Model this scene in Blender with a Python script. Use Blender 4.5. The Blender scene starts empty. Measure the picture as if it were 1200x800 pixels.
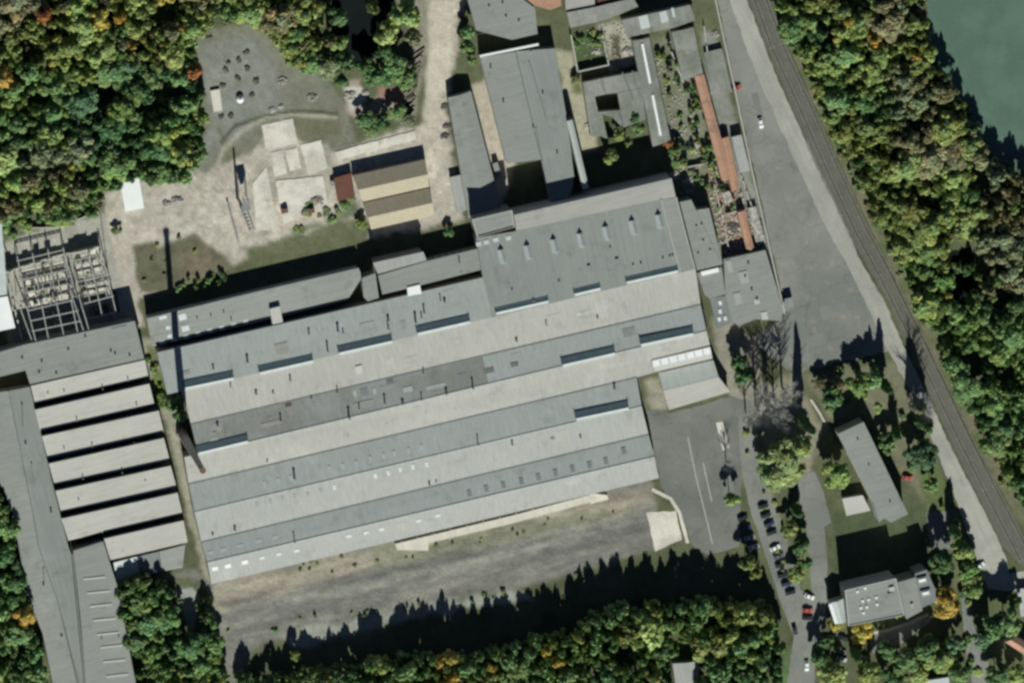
import bpy, math, random
import numpy as np
from mathutils import Vector, Matrix
random.seed(7); rng = np.random.default_rng(7)
S = 0.35                     # metres per photo pixel on the ground
C = bpy.context.scene.collection
sc = bpy.context.scene
# ------------------------------------------------------------------ camera (a far aerial camera, a little off nadir)
D = 4200.0; TH = math.radians(17.1)
az = Vector((-0.56, 0.83)).normalized()
cam_loc = Vector((az.x*math.sin(TH), az.y*math.sin(TH), math.cos(TH)))*D
cz = cam_loc.normalized(); cy = (Vector((0, 1, 0)) - cz*cz.y).normalized(); cx = cy.cross(cz)
cd = bpy.data.cameras.new('aerial_camera'); cam = bpy.data.objects.new('aerial_camera', cd); C.objects.link(cam)
M4 = Matrix((cx, cy, cz)).transposed().to_4x4(); M4.translation = cam_loc
cam.matrix_world = M4; sc.camera = cam
cd.sensor_width = 36; cd.lens = 36*D/(1200*S); cd.clip_start = 10; cd.clip_end = 30000
def P(x, y, h=0.0):
    """point at height h (photo pixels) that this place in the photo shows"""
    d = cx*((x-600)*S) + cy*((400-y)*S) - cz*D
    z = h*S
    t = (z-cam_loc.z)/d.z
    return cam_loc + d*t
# ------------------------------------------------------------------ sun and sky
v = P(194, 260) - P(213, 505)
SUN_EL = math.radians(35.5); ta = math.atan2(-v.y, -v.x)      # azimuth of the sun in the xy plane
sd = Vector((math.cos(ta)*math.cos(SUN_EL), math.sin(ta)*math.cos(SUN_EL), math.sin(SUN_EL)))
sl = bpy.data.lights.new('sun', 'SUN'); so = bpy.data.objects.new('sun', sl); C.objects.link(so)
sl.energy = 5.0; sl.angle = math.radians(0.5); sl.color = (0.975, 1.0, 0.915)
so.rotation_euler = sd.to_track_quat('Z', 'Y').to_euler(); so.location = (0, -200, 400)
w = bpy.data.worlds.new('World'); sc.world = w; w.use_nodes = True
nt = w.node_tree; sky = nt.nodes.new('ShaderNodeTexSky'); sky.sky_type = 'NISHITA'; sky.sun_disc = False
sky.altitude = 2500; sky.air_density = .6; sky.dust_density = .1; sky.sun_elevation = SUN_EL; sky.sun_rotation = math.pi/2 - ta
nt.links.new(sky.outputs[0], nt.nodes['Background'].inputs[0]); nt.nodes['Background'].inputs[1].default_value = 0.05
vs = sc.view_settings; vs.view_transform = 'Standard'; vs.look = 'None'; vs.gamma = 1; vs.exposure = 0.16; vs.use_curve_mapping = False
sc.cycles.pixel_filter_type = 'BLACKMAN_HARRIS'; sc.cycles.filter_width = 2.8
sc.cycles.max_bounces = 4; sc.cycles.transparent_max_bounces = 4
# ------------------------------------------------------------------ materials
ANG = math.radians(13.3)
def mat(name, a, b=None, scale=0.08, var=0.5, fine=0.12, rough=0.85, streak=None, stain=None, stain_amt=0.0, spec=0.2, metal=0.0, ang=ANG, crack=0, blotch=0):
    """weathered surface: two tones mixed by broad noise, directional streaks, fine grain, stains"""
    m = bpy.data.materials.new(name); m.use_nodes = True; t = m.node_tree; N = t.nodes; L = t.links
    bs = N['Principled BSDF']; bs.inputs['Roughness'].default_value = rough; bs.inputs['Specular IOR Level'].default_value = spec
    bs.inputs['Metallic'].default_value = metal
    b = b or tuple(c*0.78 for c in a)
    g = N.new('ShaderNodeNewGeometry'); mp = N.new('ShaderNodeMapping'); mp.inputs['Rotation'].default_value = (0, 0, -ang)
    L.new(g.outputs['Position'], mp.inputs['Vector'])
    def noise(sc_, detail=4, vec=None, rough_=0.6):
        n = N.new('ShaderNodeTexNoise'); n.inputs['Scale'].default_value = sc_; n.inputs['Detail'].default_value = detail
        n.inputs['Roughness'].default_value = rough_; L.new(vec or mp.outputs['Vector'], n.inputs['Vector']); return n.outputs['Fac']
    def ramp(f, lo, hi):
        r = N.new('ShaderNodeMapRange'); r.inputs['From Min'].default_value = lo; r.inputs['From Max'].default_value = hi
        r.clamp = True; L.new(f, r.inputs['Value']); return r.outputs['Result']
    def mix(f, c1, c2, mode='MIX'):
        x = N.new('ShaderNodeMix'); x.data_type = 'RGBA'; x.blend_type = mode
        for k, c in ((6, c1), (7, c2)):
            if isinstance(c, tuple): x.inputs[k].default_value = (*c[:3], 1)
            else: L.new(c, x.inputs[k])
        if isinstance(f, (int, float)): x.inputs[0].default_value = f
        else: L.new(f, x.inputs[0])
        return x.outputs[2]
    c = mix(ramp(noise(scale, 5), 0.5-0.3*max(var, .05), 0.5+0.3*max(var, .05)) if var < 1 else ramp(noise(scale, 5), .42, .58), a, b)
    if streak:
        m2 = N.new('ShaderNodeMapping'); m2.inputs['Scale'].default_value = streak; L.new(mp.outputs['Vector'], m2.inputs['Vector'])
        f = ramp(noise(1.0, 3, m2.outputs['Vector']), .3, .7)
        mm = N.new('ShaderNodeMapRange'); L.new(f, mm.inputs['Value']); mm.inputs['To Min'].default_value = .90; mm.inputs['To Max'].default_value = 1.06
        c = mix(1.0, c, mm.outputs['Result'], 'MULTIPLY')
    if stain:
        c = mix(ramp(noise(0.16, 6, None, .7), .62-stain_amt*.3, .72), c, stain)
    mm = N.new('ShaderNodeMapRange'); L.new(ramp(noise(1.3, 4), .25, .75), mm.inputs['Value'])
    mm.inputs['To Min'].default_value = 1-fine; mm.inputs['To Max'].default_value = 1+fine
    c = mix(1.0, c, mm.outputs['Result'], 'MULTIPLY')
    if blotch:
        f = ramp(noise(.11, 7, None, .72), .56, .66); c = mix(f, c, mix(1.0, c, (1-blotch, 1-blotch, 1-blotch*1.1), 'MULTIPLY'))
        f = ramp(noise(.045, 7, None, .7), .60, .68); c = mix(f, c, mix(1.0, c, (1+blotch*.8,)*3, 'MULTIPLY'))
    if crack:
        nz = N.new('ShaderNodeTexNoise'); nz.inputs['Scale'].default_value = .15; nz.inputs['Detail'].default_value = 5; L.new(mp.outputs['Vector'], nz.inputs['Vector'])
        va = N.new('ShaderNodeVectorMath'); va.operation = 'MULTIPLY_ADD'; L.new(nz.outputs['Color'], va.inputs[0]); va.inputs[1].default_value = (9, 9, 0); L.new(mp.outputs['Vector'], va.inputs[2])
        vo = N.new('ShaderNodeTexVoronoi'); vo.feature = 'DISTANCE_TO_EDGE'; vo.inputs['Scale'].default_value = crack; L.new(va.outputs[0], vo.inputs['Vector'])
        c = mix(ramp(vo.outputs['Distance'], .004, .022), mix(1.0, c, (.84, .84, .82), 'MULTIPLY'), c)
    L.new(c, bs.inputs['Base Color']); return m
DS = (1.1, .05, 1); AS = (.05, .9, 1)
M = {}
M['roof'] = mat('weathered_roof_felt', (.362, .36, .345), (.325, .327, .315), .035, .9, .06, streak=DS, stain=(.29, .29, .27), stain_amt=.05, blotch=.16)
M['roofw'] = mat('warm_roof_felt', (.39, .375, .345), (.345, .335, .31), .03, .9, .06, streak=DS, stain=(.31, .295, .265), stain_amt=.07, blotch=.16)
M['mottled'] = mat('mottled_old_felt', (.265, .265, .245), (.335, .34, .325), .045, 1.0, .12, streak=DS, stain=(.205, .205, .18), stain_amt=.16)
M['oldroof'] = mat('mossy_old_roof', (.27, .272, .25), (.19, .20, .175), .07, 1.0, .14, streak=DS, stain=(.15, .155, .10), stain_amt=.25, blotch=.15)
M['chim'] = mat('pale_sooty_brick', (.52, .45, .41), (.42, .36, .33), .2, .8, .1)
M['roof_b'] = mat('grey_roof_felt', (.435, .455, .435), (.39, .415, .40), .03, .9, .05, streak=DS, stain=(.33, .345, .33), stain_amt=.06, blotch=.15)
M['bitumen'] = mat('bitumen_roof', (.25, .262, .248), (.218, .232, .222), .05, .8, .07, streak=DS, stain=(.17, .18, .17), stain_amt=.06, blotch=.16)
M['flatgrey'] = mat('flat_grey_roof', (.27, .275, .258), (.235, .242, .23), .04, .8, .09, streak=AS, stain=(.2, .205, .19), stain_amt=.1, blotch=.16)
M['darkroof'] = mat('dark_felt_roof', (.20, .215, .215), (.17, .185, .185), .06, .8, .09, streak=DS)
M['beige'] = mat('beige_roof_coating', (.385, .37, .342), (.345, .333, .31), .06, .8, .07, streak=AS, blotch=.16)
M['pale'] = mat('pale_roof', (.48, .47, .44), (.43, .42, .395), .06, .8, .06)
M['cream'] = mat('cream_concrete', (.60, .57, .50), (.53, .50, .43), .1, .8, .08, streak=(.25, .02, 1))
M['white'] = mat('white_sheet', (.80, .80, .80), (.72, .73, .74), .1, .6, .04)
M['tan'] = mat('tan_sheet_roof', (.42, .365, .27), (.375, .325, .24), .08, .6, .05, streak=(1.6, .05, 1))
M['tile'] = mat('orange_clay_tile', (.47, .265, .18), (.36, .21, .15), .15, .9, .15, streak=(.1, 1.5, 1), stain=(.17, .14, .11), stain_amt=.3)
M['redroof'] = mat('dark_red_roof', (.155, .065, .05), (.12, .055, .045), .1, .7, .1)
M['brick'] = mat('brick_wall', (.25, .15, .11), (.2, .12, .09), .1, .8, .2)
M['wall'] = mat('rendered_wall', (.30, .28, .25), (.24, .225, .205), .1, .8, .12)
M['wallpale'] = mat('pale_rendered_wall', (.5, .48, .44), (.42, .40, .37), .1, .8, .1)
M['glass'] = mat('dark_glass', (.03, .045, .05), (.045, .06, .065), .3, .8, .1, rough=.25, spec=.5)
M['teal'] = mat('wired_glass', (.18, .25, .265), (.13, .185, .20), .3, .9, .15, rough=.5, spec=.3, streak=(1.2, .1, 1))
M['skyl'] = mat('rooflight_plastic', (.66, .68, .68), (.55, .58, .59), .3, .8, .08, rough=.5)
M['skyld'] = mat('dirty_rooflight', (.27, .29, .29), (.22, .24, .245), .3, .8, .08, rough=.6)
M['skylp'] = mat('frosted_rooflight', (.50, .54, .53), (.42, .46, .455), .3, .8, .08, rough=.5)
M['metal'] = mat('grey_metal', (.25, .26, .26), (.2, .21, .21), .2, .8, .1, rough=.6)
M['steel'] = mat('pale_steel', (.42, .43, .41), (.30, .29, .27), .5, .9, .1, rough=.6)
M['rust'] = mat('rusty_iron', (.17, .10, .07), (.12, .08, .06), .3, .9, .2)
M['asphalt'] = mat('worn_asphalt', (.235, .236, .215), (.172, .178, .165), .022, 1.0, .12, stain=(.275, .25, .215), stain_amt=.2, crack=.07, blotch=.15)
M['asphalt2'] = mat('dark_asphalt', (.192, .194, .178), (.148, .152, .14), .03, 1.0, .12, stain=(.215, .21, .19), stain_amt=.1, crack=.09, blotch=.15)
M['repair'] = mat('asphalt_repair', (.20, .205, .19), (.17, .175, .163), .06, 1.0, .1)
M['roadpale'] = mat('pale_concrete_road', (.375, .365, .325), (.31, .305, .275), .04, 1.0, .12, streak=(.6, .04, 1), ang=math.radians(25), blotch=.16)
M['ballast'] = mat('rail_ballast', (.135, .132, .112), (.10, .10, .085), .12, .9, .25)
M['embank'] = mat('embankment_soil', (.17, .15, .105), (.10, .12, .055), .1, 1.0, .3)
M['dirt'] = mat('pale_dirt_track', (.43, .39, .33), (.35, .32, .275), .06, 1.0, .16, stain=(.24, .22, .18), stain_amt=.08)
M['concrete'] = mat('concrete_slab', (.64, .60, .53), (.50, .47, .41), .1, 1.0, .14, stain=(.34, .32, .27), stain_amt=.2)
M['skylp2'] = mat('old_wired_rooflight', (.42, .465, .455), (.35, .39, .385), .3, .8, .08, rough=.5)
M['lawn'] = mat('mown_grass', (.10, .12, .055), (.075, .105, .045), .1, 1.0, .25)
M['line'] = mat('worn_line_paint', (.42, .42, .39), (.33, .33, .3), .4, .9, .1)
M['rubble'] = mat('rubble', (.42, .40, .36), (.24, .225, .20), .5, 1.0, .3)
M['pit'] = mat('burnt_rubble', (.14, .13, .11), (.09, .085, .075), .4, 1.0, .3)
M['timber'] = mat('grey_timber', (.36, .32, .26), (.24, .21, .17), .4, 1.0, .2)
M['bark'] = mat('bark', (.11, .09, .07), (.08, .065, .05), 1.0, .9, .2)
M['greybark'] = mat('grey_bark', (.34, .335, .315), (.26, .255, .24), 1.0, .9, .2)
M['sleeper'] = mat('oiled_sleeper', (.095, .09, .075), (.075, .07, .06), .4, 1.0, .2)
M['rail'] = mat('dull_rail_steel', (.36, .34, .30), (.28, .26, .235), .4, 1.0, .1)
M['tyre'] = mat('tyre_rubber', (.02, .02, .02), rough=.9)
M['water'] = mat('pond_water', (.082, .138, .106), (.10, .162, .125), .06, 1.0, .14, rough=.35, spec=.3)
M['shadewater'] = mat('pond_water_painted_shade', (.0025, .006, .006), (.004, .008, .008), .05, 1.0, .1, rough=.6, spec=.08)  # near-black base colour has the shade of the surrounding trees painted in
for k, c in {'carwhite': (.80, .80, .80), 'carsilver': (.45, .46, .48), 'cardark': (.025, .028, .035), 'carblue': (.03, .045, .10), 'carred': (.45, .10, .075), 'cargrey': (.12, .125, .13)}.items():
    m = mat('car_paint_'+k[3:], c, c, .1, .1, .02, rough=.25, spec=.6); M[k] = m
def leafmat():
    m = bpy.data.materials.new('leaves'); m.use_nodes = True; t = m.node_tree; N = t.nodes; L = t.links
    oi = N.new('ShaderNodeObjectInfo'); at = N.new('ShaderNodeAttribute'); at.attribute_name = 'tint'
    x = N.new('ShaderNodeMix'); x.data_type = 'RGBA'; x.blend_type = 'MULTIPLY'; x.inputs[0].default_value = 1
    L.new(oi.outputs['Color'], x.inputs[6]); L.new(at.outputs['Color'], x.inputs[7])
    bs = N['Principled BSDF']; bs.inputs['Roughness'].default_value = .7; bs.inputs['Specular IOR Level'].default_value = .15
    L.new(x.outputs[2], bs.inputs['Base Color'])
    tr = N.new('ShaderNodeBsdfTranslucent'); L.new(x.outputs[2], tr.inputs['Color'])
    ms = N.new('ShaderNodeMixShader'); ms.inputs[0].default_value = .34
    L.new(bs.outputs[0], ms.inputs[1]); L.new(tr.outputs[0], ms.inputs[2]); L.new(ms.outputs[0], N['Material Output'].inputs['Surface'])
    return m
M['leaf'] = leafmat()
# ------------------------------------------------------------------ object helpers
LOC = {}
def thing(name, label, cat, at, group=None):
    o = bpy.data.objects.new(name, None); C.objects.link(o); o.empty_display_size = .5
    o.location = at; LOC[o.name] = Vector(at); o['label'] = label; o['category'] = cat
    if group: o['group'] = group
    return o
def tag(o, label, cat, group=None, kind=None):
    o['label'] = label; o['category'] = cat
    if group: o['group'] = group
    if kind: o['kind'] = kind
    return o
class MB:
    def __init__(s): s.v = []; s.f = []
    def face(s, pts):
        k = len(s.v); s.v += [Vector(p) for p in pts]; s.f.append(tuple(range(k, k+len(pts))))
    def prism(s, top, bot, cap=True):
        """top ring and a bottom: a ring, or one height in metres"""
        top = [Vector(p) for p in top]
        if not isinstance(bot, (list, tuple)): bot = [Vector((p.x, p.y, bot)) for p in top]
        a = sum(top[i].x*top[(i+1) % len(top)].y - top[(i+1) % len(top)].x*top[i].y for i in range(len(top)))
        if a < 0: top = top[::-1]; bot = list(bot)[::-1]
        n = len(top); k = len(s.v); s.v += top + [Vector(p) for p in bot]
        s.f.append(tuple(range(k, k+n))); s.f.append(tuple(range(k+2*n-1, k+n-1, -1)))
        for i in range(n):
            j = (i+1) % n; s.f.append((k+i, k+n+i, k+n+j, k+j))
    def slab(s, pts, th=.3):
        s.prism(pts, [Vector(p)-Vector((0, 0, th)) for p in pts])
    def tube(s, a, b, r0, r1=None, n=6):
        a = Vector(a); b = Vector(b); r1 = r0 if r1 is None else r1; d = (b-a).normalized()
        u = d.orthogonal().normalized(); w_ = d.cross(u); k = len(s.v)
        for p, r in ((a, r0), (b, r1)):
            for i in range(n):
                t = 2*math.pi*i/n; s.v.append(p + (u*math.cos(t)+w_*math.sin(t))*r)
        for i in range(n):
            j = (i+1) % n; s.f.append((k+i, k+j, k+n+j, k+n+i))
        s.f.append(tuple(range(k+n-1, k-1, -1))); s.f.append(tuple(range(k+n, k+2*n)))
    def bar(s, a, b, wd, ht):
        a = Vector(a); b = Vector(b); d = (b-a).normalized(); sx = d.cross(Vector((0, 0, 1)))
        sx = (sx.normalized() if sx.length > .01 else Vector((1, 0, 0)))*wd/2; up = sx.cross(d).normalized()*ht/2
        q = [-sx-up, sx-up, sx+up, -sx+up]; k = len(s.v); s.v += [a+x for x in q]+[b+x for x in q]
        for i in range(4):
            j = (i+1) % 4; s.f.append((k+i, k+j, k+4+j, k+4+i))
        s.f.append((k+3, k+2, k+1, k)); s.f.append((k+4, k+5, k+6, k+7))
    def stone(s, c, r, sq=.7):
        c = Vector(c); k = len(s.v); n = 6
        for z, q in ((-.1, 1), (sq*.6, .8)):
            for i in range(n):
                t = 2*math.pi*i/n; rr = r*q*random.uniform(.7, 1.2); s.v.append(c+Vector((math.cos(t)*rr, math.sin(t)*rr, z*r)))
        s.v.append(c+Vector((0, 0, r*sq)))
        for i in range(n):
            j = (i+1) % n; s.f.append((k+i, k+j, k+n+j, k+n+i)); s.f.append((k+n+i, k+n+j, k+2*n))
def obj(name, mb, m, parent=None, smooth=False):
    me = bpy.data.meshes.new(name); org = LOC.get(parent.name, Vector((0, 0, 0))) if parent else Vector((0, 0, 0))
    me.from_pydata([tuple(p-org) for p in mb.v], [], mb.f); me.materials.append(m); me.update()
    o = bpy.data.objects.new(name, me); C.objects.link(o)
    if parent: o.parent = parent; LOC[o.name] = org
    return o
def struct(name, mb, m):
    o = obj(name, mb, m); o['kind'] = 'structure'; return o
def ctr(pts):
    q = sum((Vector(p) for p in pts), Vector())/len(pts); q.z = 0; return q
def up(p, dz): return Vector((p.x, p.y, p.z+dz))
def inset(pts, d):
    """move every corner towards the middle (convex outlines)"""
    c = sum(pts, Vector())/len(pts)
    out = []
    for p in pts:
        e = Vector((c.x-p.x, c.y-p.y, 0)); e = e.normalized()*min(d*1.4, e.length*.5); out.append(p+e)
    return out
def R(x, y, w_, l_, a=-13.3):
    """corners of a small rectangle in the photo: w along the halls, l across"""
    a = math.radians(a); ca, sa = math.cos(a), math.sin(a)
    return [(x+i*w_/2*ca-j*l_/2*sa, y+i*w_/2*sa+j*l_/2*ca) for i, j in ((-1, -1), (1, -1), (1, 1), (-1, 1))]
def PP(q, h): return [P(x, y, h) for x, y in q]
def lerp(a, b, t): return a+(b-a)*t
def windows(th, a, b, z0, z1, n, wf=.55, m='glass', frame=True):
    """n windows set proud in the wall from a to b (world xy), between heights z0 and z1"""
    a = Vector((a.x, a.y, 0)); b = Vector((b.x, b.y, 0)); d = (b-a); L_ = d.length; d.normalize(); nn = Vector((-d.y, d.x, 0))
    for i in range(n):
        c = a+d*L_*(i+.5)/n; hw = L_/n*wf/2
        f = MB(); f.prism([up(c-d*(hw+.12)+nn*.02, z1+.12), up(c+d*(hw+.12)+nn*.02, z1+.12), up(c+d*(hw+.12)+nn*.14, z1+.12), up(c-d*(hw+.12)+nn*.14, z1+.12)], z0-.12)
        wo = obj('window', f, M['wallpale'], th)
        g = MB(); g.prism([up(c-d*hw+nn*.1, z1), up(c+d*hw+nn*.1, z1), up(c+d*hw+nn*.18, z1), up(c-d*hw+nn*.18, z1)], z0)
        obj('pane', g, M[m], wo)
def kerbroof(th, pts, wm, rm, over=.15, parapet=0, thick=.3):
    """walls under an outline of roof corners, a roof slab on them, a parapet round it"""
    wb = MB(); wb.prism([up(p, -thick-.01) for p in inset(pts, .25)], 0.0); obj('wall', wb, wm, th)
    rb = MB(); rb.slab(pts, thick); ro = obj('roof', rb, rm, th)
    if parapet:
        pb = MB(); n = len(pts); ins = inset(pts, .35)
        for i in range(n):
            j = (i+1) % n
            pb.prism([up(pts[i], parapet), up(pts[j], parapet), up(ins[j], parapet), up(ins[i], parapet)], [up(pts[i], .005), up(pts[j], .005), up(ins[j], .005), up(ins[i], .005)])
        obj('parapet', pb, M['pale'], th)
    return ro
# ------------------------------------------------------------------ ground: one sheet with soil, grass and gravel
def vnoise(x, y, s, seed):
    x = x/s; y = y/s; xi = np.floor(x).astype(int); yi = np.floor(y).astype(int); fx = x-xi; fy = y-yi
    fx = fx*fx*(3-2*fx); fy = fy*fy*(3-2*fy)
    def h(a, b):
        n = (a*374761393 + b*668265263 + seed*974634777) & 0xffffffff; n = ((n ^ (n >> 13))*1274126177) & 0xffffffff
        return ((n ^ (n >> 16)) & 0xffff)/65535.0
    return (h(xi, yi)*(1-fx)+h(xi+1, yi)*fx)*(1-fy)+(h(xi, yi+1)*(1-fx)+h(xi+1, yi+1)*fx)*fy
def fbm(x, y, s, seed, o=4):
    t = 0; a = 1; n = 0
    for i in range(o): t = t+a*vnoise(x, y, s, seed+i*17); n += a; a *= .55; s /= 2.1
    return t/n*2-1
def sdist(x, y, poly):
    d = np.full(x.shape, 1e9); ins = np.zeros(x.shape, bool); n = len(poly)
    for i in range(n):
        ax, ay = poly[i]; bx, by = poly[(i+1) % n]; ex, ey = bx-ax, by-ay
        t = np.clip(((x-ax)*ex+(y-ay)*ey)/(ex*ex+ey*ey+1e-9), 0, 1); d = np.minimum(d, np.hypot(x-ax-t*ex, y-ay-t*ey))
        cnd = ((ay > y) != (by > y)) & (x < (bx-ax)*(y-ay)/(by-ay+1e-12)+ax); ins ^= cnd
    return np.where(ins, d, -d)
def thick_line(pts, w_):
    L_ = []; R_ = []
    for i, (x, y) in enumerate(pts):
        a = pts[max(i-1, 0)]; b = pts[min(i+1, len(pts)-1)]; dx, dy = b[0]-a[0], b[1]-a[1]; q = math.hypot(dx, dy)
        ww = w_[i] if isinstance(w_, (list, tuple)) else w_
        L_.append((x-dy/q*ww/2, y+dx/q*ww/2)); R_.append((x+dy/q*ww/2, y-dx/q*ww/2))
    return L_+R_[::-1]
SOIL = (.10, .108, .062); GREEN = (.085, .11, .045); DRY = (.215, .20, .145); DIRT = (.43, .39, .335); CONC = (.50, .45, .38)
Z = [  # outline in the photo, colour, edge softness, edge raggedness
 ([(228, 40), (300, 25), (345, 60), (400, 110), (420, 170), (415, 215), (250, 235), (215, 215), (240, 170), (235, 100)], (.185, .185, .145), 5, 7),
 ([(235, 55), (290, 40), (320, 75), (335, 130), (300, 145), (262, 170), (232, 200), (215, 225), (205, 215), (248, 150), (240, 100)], (.215, .22, .195), 5, 8),
 ([(255, 150), (285, 185), (300, 170), (330, 135), (395, 130), (400, 160), (340, 175), (320, 205), (270, 215)], (.15, .15, .10), 4, 7),
 ([(100, 235), (170, 210), (240, 205), (300, 175), (330, 140), (355, 165), (400, 180), (500, 140), (500, 0), (545, 0), (530, 85), (520, 115), (545, 260), (430, 280), (420, 255), (350, 285), (300, 300), (275, 310), (165, 350), (168, 380), (150, 375), (130, 300), (118, 245)], DIRT, 4, 7),
 ([(158, 290), (225, 270), (262, 300), (270, 312), (190, 345), (163, 345)], (.13, .125, .085), 4, 6),
 ([(205, 300), (240, 288), (262, 310), (215, 330)], (.17, .145, .10), 7, 6),
 ([(285, 290), (420, 255), (440, 262), (425, 285), (300, 315)], (.125, .13, .075), 4, 7),
 ([(350, 235), (415, 228), (425, 250), (345, 275)], (.15, .17, .11), 4, 6),
 ([(300, 190), (385, 170), (395, 220), (400, 245), (310, 275), (285, 230)], (.37, .34, .285), 4, 6),
 ([(315, 235), (345, 225), (390, 240), (380, 262), (320, 270)], (.50, .44, .37), 5, 8),
 ([(400, 100), (420, 95), (430, 130), (445, 110), (475, 105), (480, 120), (430, 150), (405, 135)], (.33, .27, .23), 3, 6),
 ([(405, 105), (425, 100), (432, 118), (412, 128)], (.52, .50, .46), 3, 6),
 ([(442, 103), (472, 104), (476, 118), (450, 122)], (.30, .17, .14), 3, 4),
 ([(470, 0), (505, 0), (505, 60), (492, 105), (480, 150), (462, 140), (480, 90), (485, 40)], (.25, .235, .185), 5, 6),
 ([(505, 0), (535, 0), (528, 60), (530, 90), (515, 180), (500, 250), (488, 210), (500, 120)], (.50, .45, .375), 4, 5),
 ([(552, 100), (575, 90), (605, 190), (590, 240), (578, 240)], (.42, .37, .30), 4, 5),
 ([(650, 60), (672, 60), (690, 120), (700, 175), (680, 180), (668, 140)], (.36, .34, .25), 4, 5),
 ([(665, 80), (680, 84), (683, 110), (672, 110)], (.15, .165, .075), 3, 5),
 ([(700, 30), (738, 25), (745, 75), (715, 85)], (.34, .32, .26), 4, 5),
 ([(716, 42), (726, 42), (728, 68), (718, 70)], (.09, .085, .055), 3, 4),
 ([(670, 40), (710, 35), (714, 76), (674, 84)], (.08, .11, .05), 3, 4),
 ([(762, 45), (790, 40), (802, 92), (815, 90), (840, 205), (862, 300), (835, 300), (790, 215), (778, 150), (770, 100)], (.17, .175, .12), 5, 9),
 ([(800, 95), (822, 95), (830, 150), (800, 190), (786, 150)], (.20, .20, .15), 5, 9),
 ([(835, 215), (860, 215), (885, 300), (850, 300)], (.27, .20, .16), 5, 8),
 ([(824, 40), (838, 40), (860, 130), (870, 165), (905, 290), (885, 300), (862, 220), (840, 150), (826, 90)], (.22, .225, .20), 4, 6),
 ([(120, 245), (137, 245), (150, 330), (165, 380), (155, 385), (135, 350), (125, 300)], (.44, .39, .33), 4, 5),
 ([(0, 255), (120, 235), (150, 375), (10, 412)], (.35, .34, .295), 3, 5),
 ([(165, 395), (182, 400), (206, 480), (216, 530), (235, 600), (260, 700), (246, 700), (220, 610), (190, 480), (172, 430)], (.30, .285, .225), 3, 5),
 ([(170, 405), (182, 405), (195, 460), (190, 475), (180, 460)], (.14, .15, .08), 3, 6),
 ([(182, 430), (195, 440), (196, 472), (184, 475)], (.12, .17, .05), 3, 6),
 ([(183, 675), (228, 668), (245, 690), (262, 800), (275, 800), (300, 760), (350, 740), (480, 720), (600, 690), (760, 645), (780, 640), (762, 560), (500, 610), (250, 680)], (.195, .19, .17), 5, 6),
 ([(247, 683), (500, 625), (763, 570), (768, 592), (500, 650), (252, 716)], (.28, .255, .21), 5, 9),
 ([(430, 640), (600, 612), (740, 590), (745, 600), (590, 640), (440, 665)], (.20, .20, .15), 5, 12),
 ([(262, 712), (500, 655), (760, 600), (765, 625), (560, 670), (350, 715), (280, 745)], (.175, .172, .158), 6, 10),
 ([(330, 745), (480, 712), (610, 690), (620, 700), (480, 725), (340, 762)], (.28, .285, .25), 4, 8),
 ([(340, 700), (480, 668), (700, 622), (705, 627), (480, 680), (345, 708)], (.245, .245, .215), 4, 6),
 ([(206, 690), (226, 688), (234, 700), (226, 742), (222, 738)], (.32, .32, .30), 2, 2),
 ([(755, 445), (775, 440), (782, 480), (765, 480)], (.30, .285, .225), 4, 5),
 ([(835, 372), (862, 380), (880, 410), (890, 470), (860, 470), (842, 440)], (.26, .245, .20), 5, 6),
 ([(872, 390), (892, 405), (890, 445), (876, 440)], (.35, .30, .245), 5, 5),
 ([(865, 500), (885, 505), (925, 640), (935, 700), (925, 720), (895, 620), (870, 560)], (.22, .205, .14), 5, 6),
 ([(870, 515), (885, 518), (892, 552), (880, 560)], (.37, .31, .24), 4, 4),
 ([(880, 460), (935, 430), (950, 470), (965, 500), (950, 560), (905, 550), (885, 500)], (.25, .235, .18), 5, 8),
 ([(942, 440), (985, 430), (1060, 420), (1085, 480), (1100, 560), (1120, 600), (1100, 605), (1010, 490), (970, 490)], (.17, .165, .11), 5, 8),
 ([(1072, 545), (1100, 545), (1122, 590), (1118, 602), (1090, 602)], (.115, .145, .06), 3, 4),
 ([(930, 610), (948, 620), (955, 690), (940, 690)], (.14, .16, .075), 3, 4),
 ([(1110, 600), (1125, 600), (1160, 690), (1130, 710), (1118, 690)], (.14, .15, .08), 4, 5),
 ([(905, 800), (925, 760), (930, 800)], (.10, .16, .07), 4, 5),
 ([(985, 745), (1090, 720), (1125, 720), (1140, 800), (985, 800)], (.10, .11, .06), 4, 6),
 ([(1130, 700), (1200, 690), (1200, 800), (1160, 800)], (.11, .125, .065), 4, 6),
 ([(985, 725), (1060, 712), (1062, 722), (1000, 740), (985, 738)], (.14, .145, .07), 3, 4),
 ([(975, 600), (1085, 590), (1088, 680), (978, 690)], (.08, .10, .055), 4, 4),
 ([(-10, 238), (60, 238), (122, 228), (122, 248), (70, 264), (25, 275), (-10, 290)], (.12, .12, .078), 4, 6),
 (thick_line([(250, 205), (262, 175), (285, 152), (315, 137), (345, 134), (395, 138)], 5), (.34, .32, .26), 2, 1.5),
 (thick_line([(258, 168), (275, 148), (305, 137), (340, 131), (370, 131), (396, 134)], 3.2), (.075, .08, .055), 1.5, 1.5),
 ([(22, 318), (74, 306), (86, 350), (30, 362)], (.36, .35, .31), 2, 3),
 (thick_line([(183, 286), (230, 265), (265, 260)], 10), (.46, .43, .37), 4, 3),
]
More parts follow.
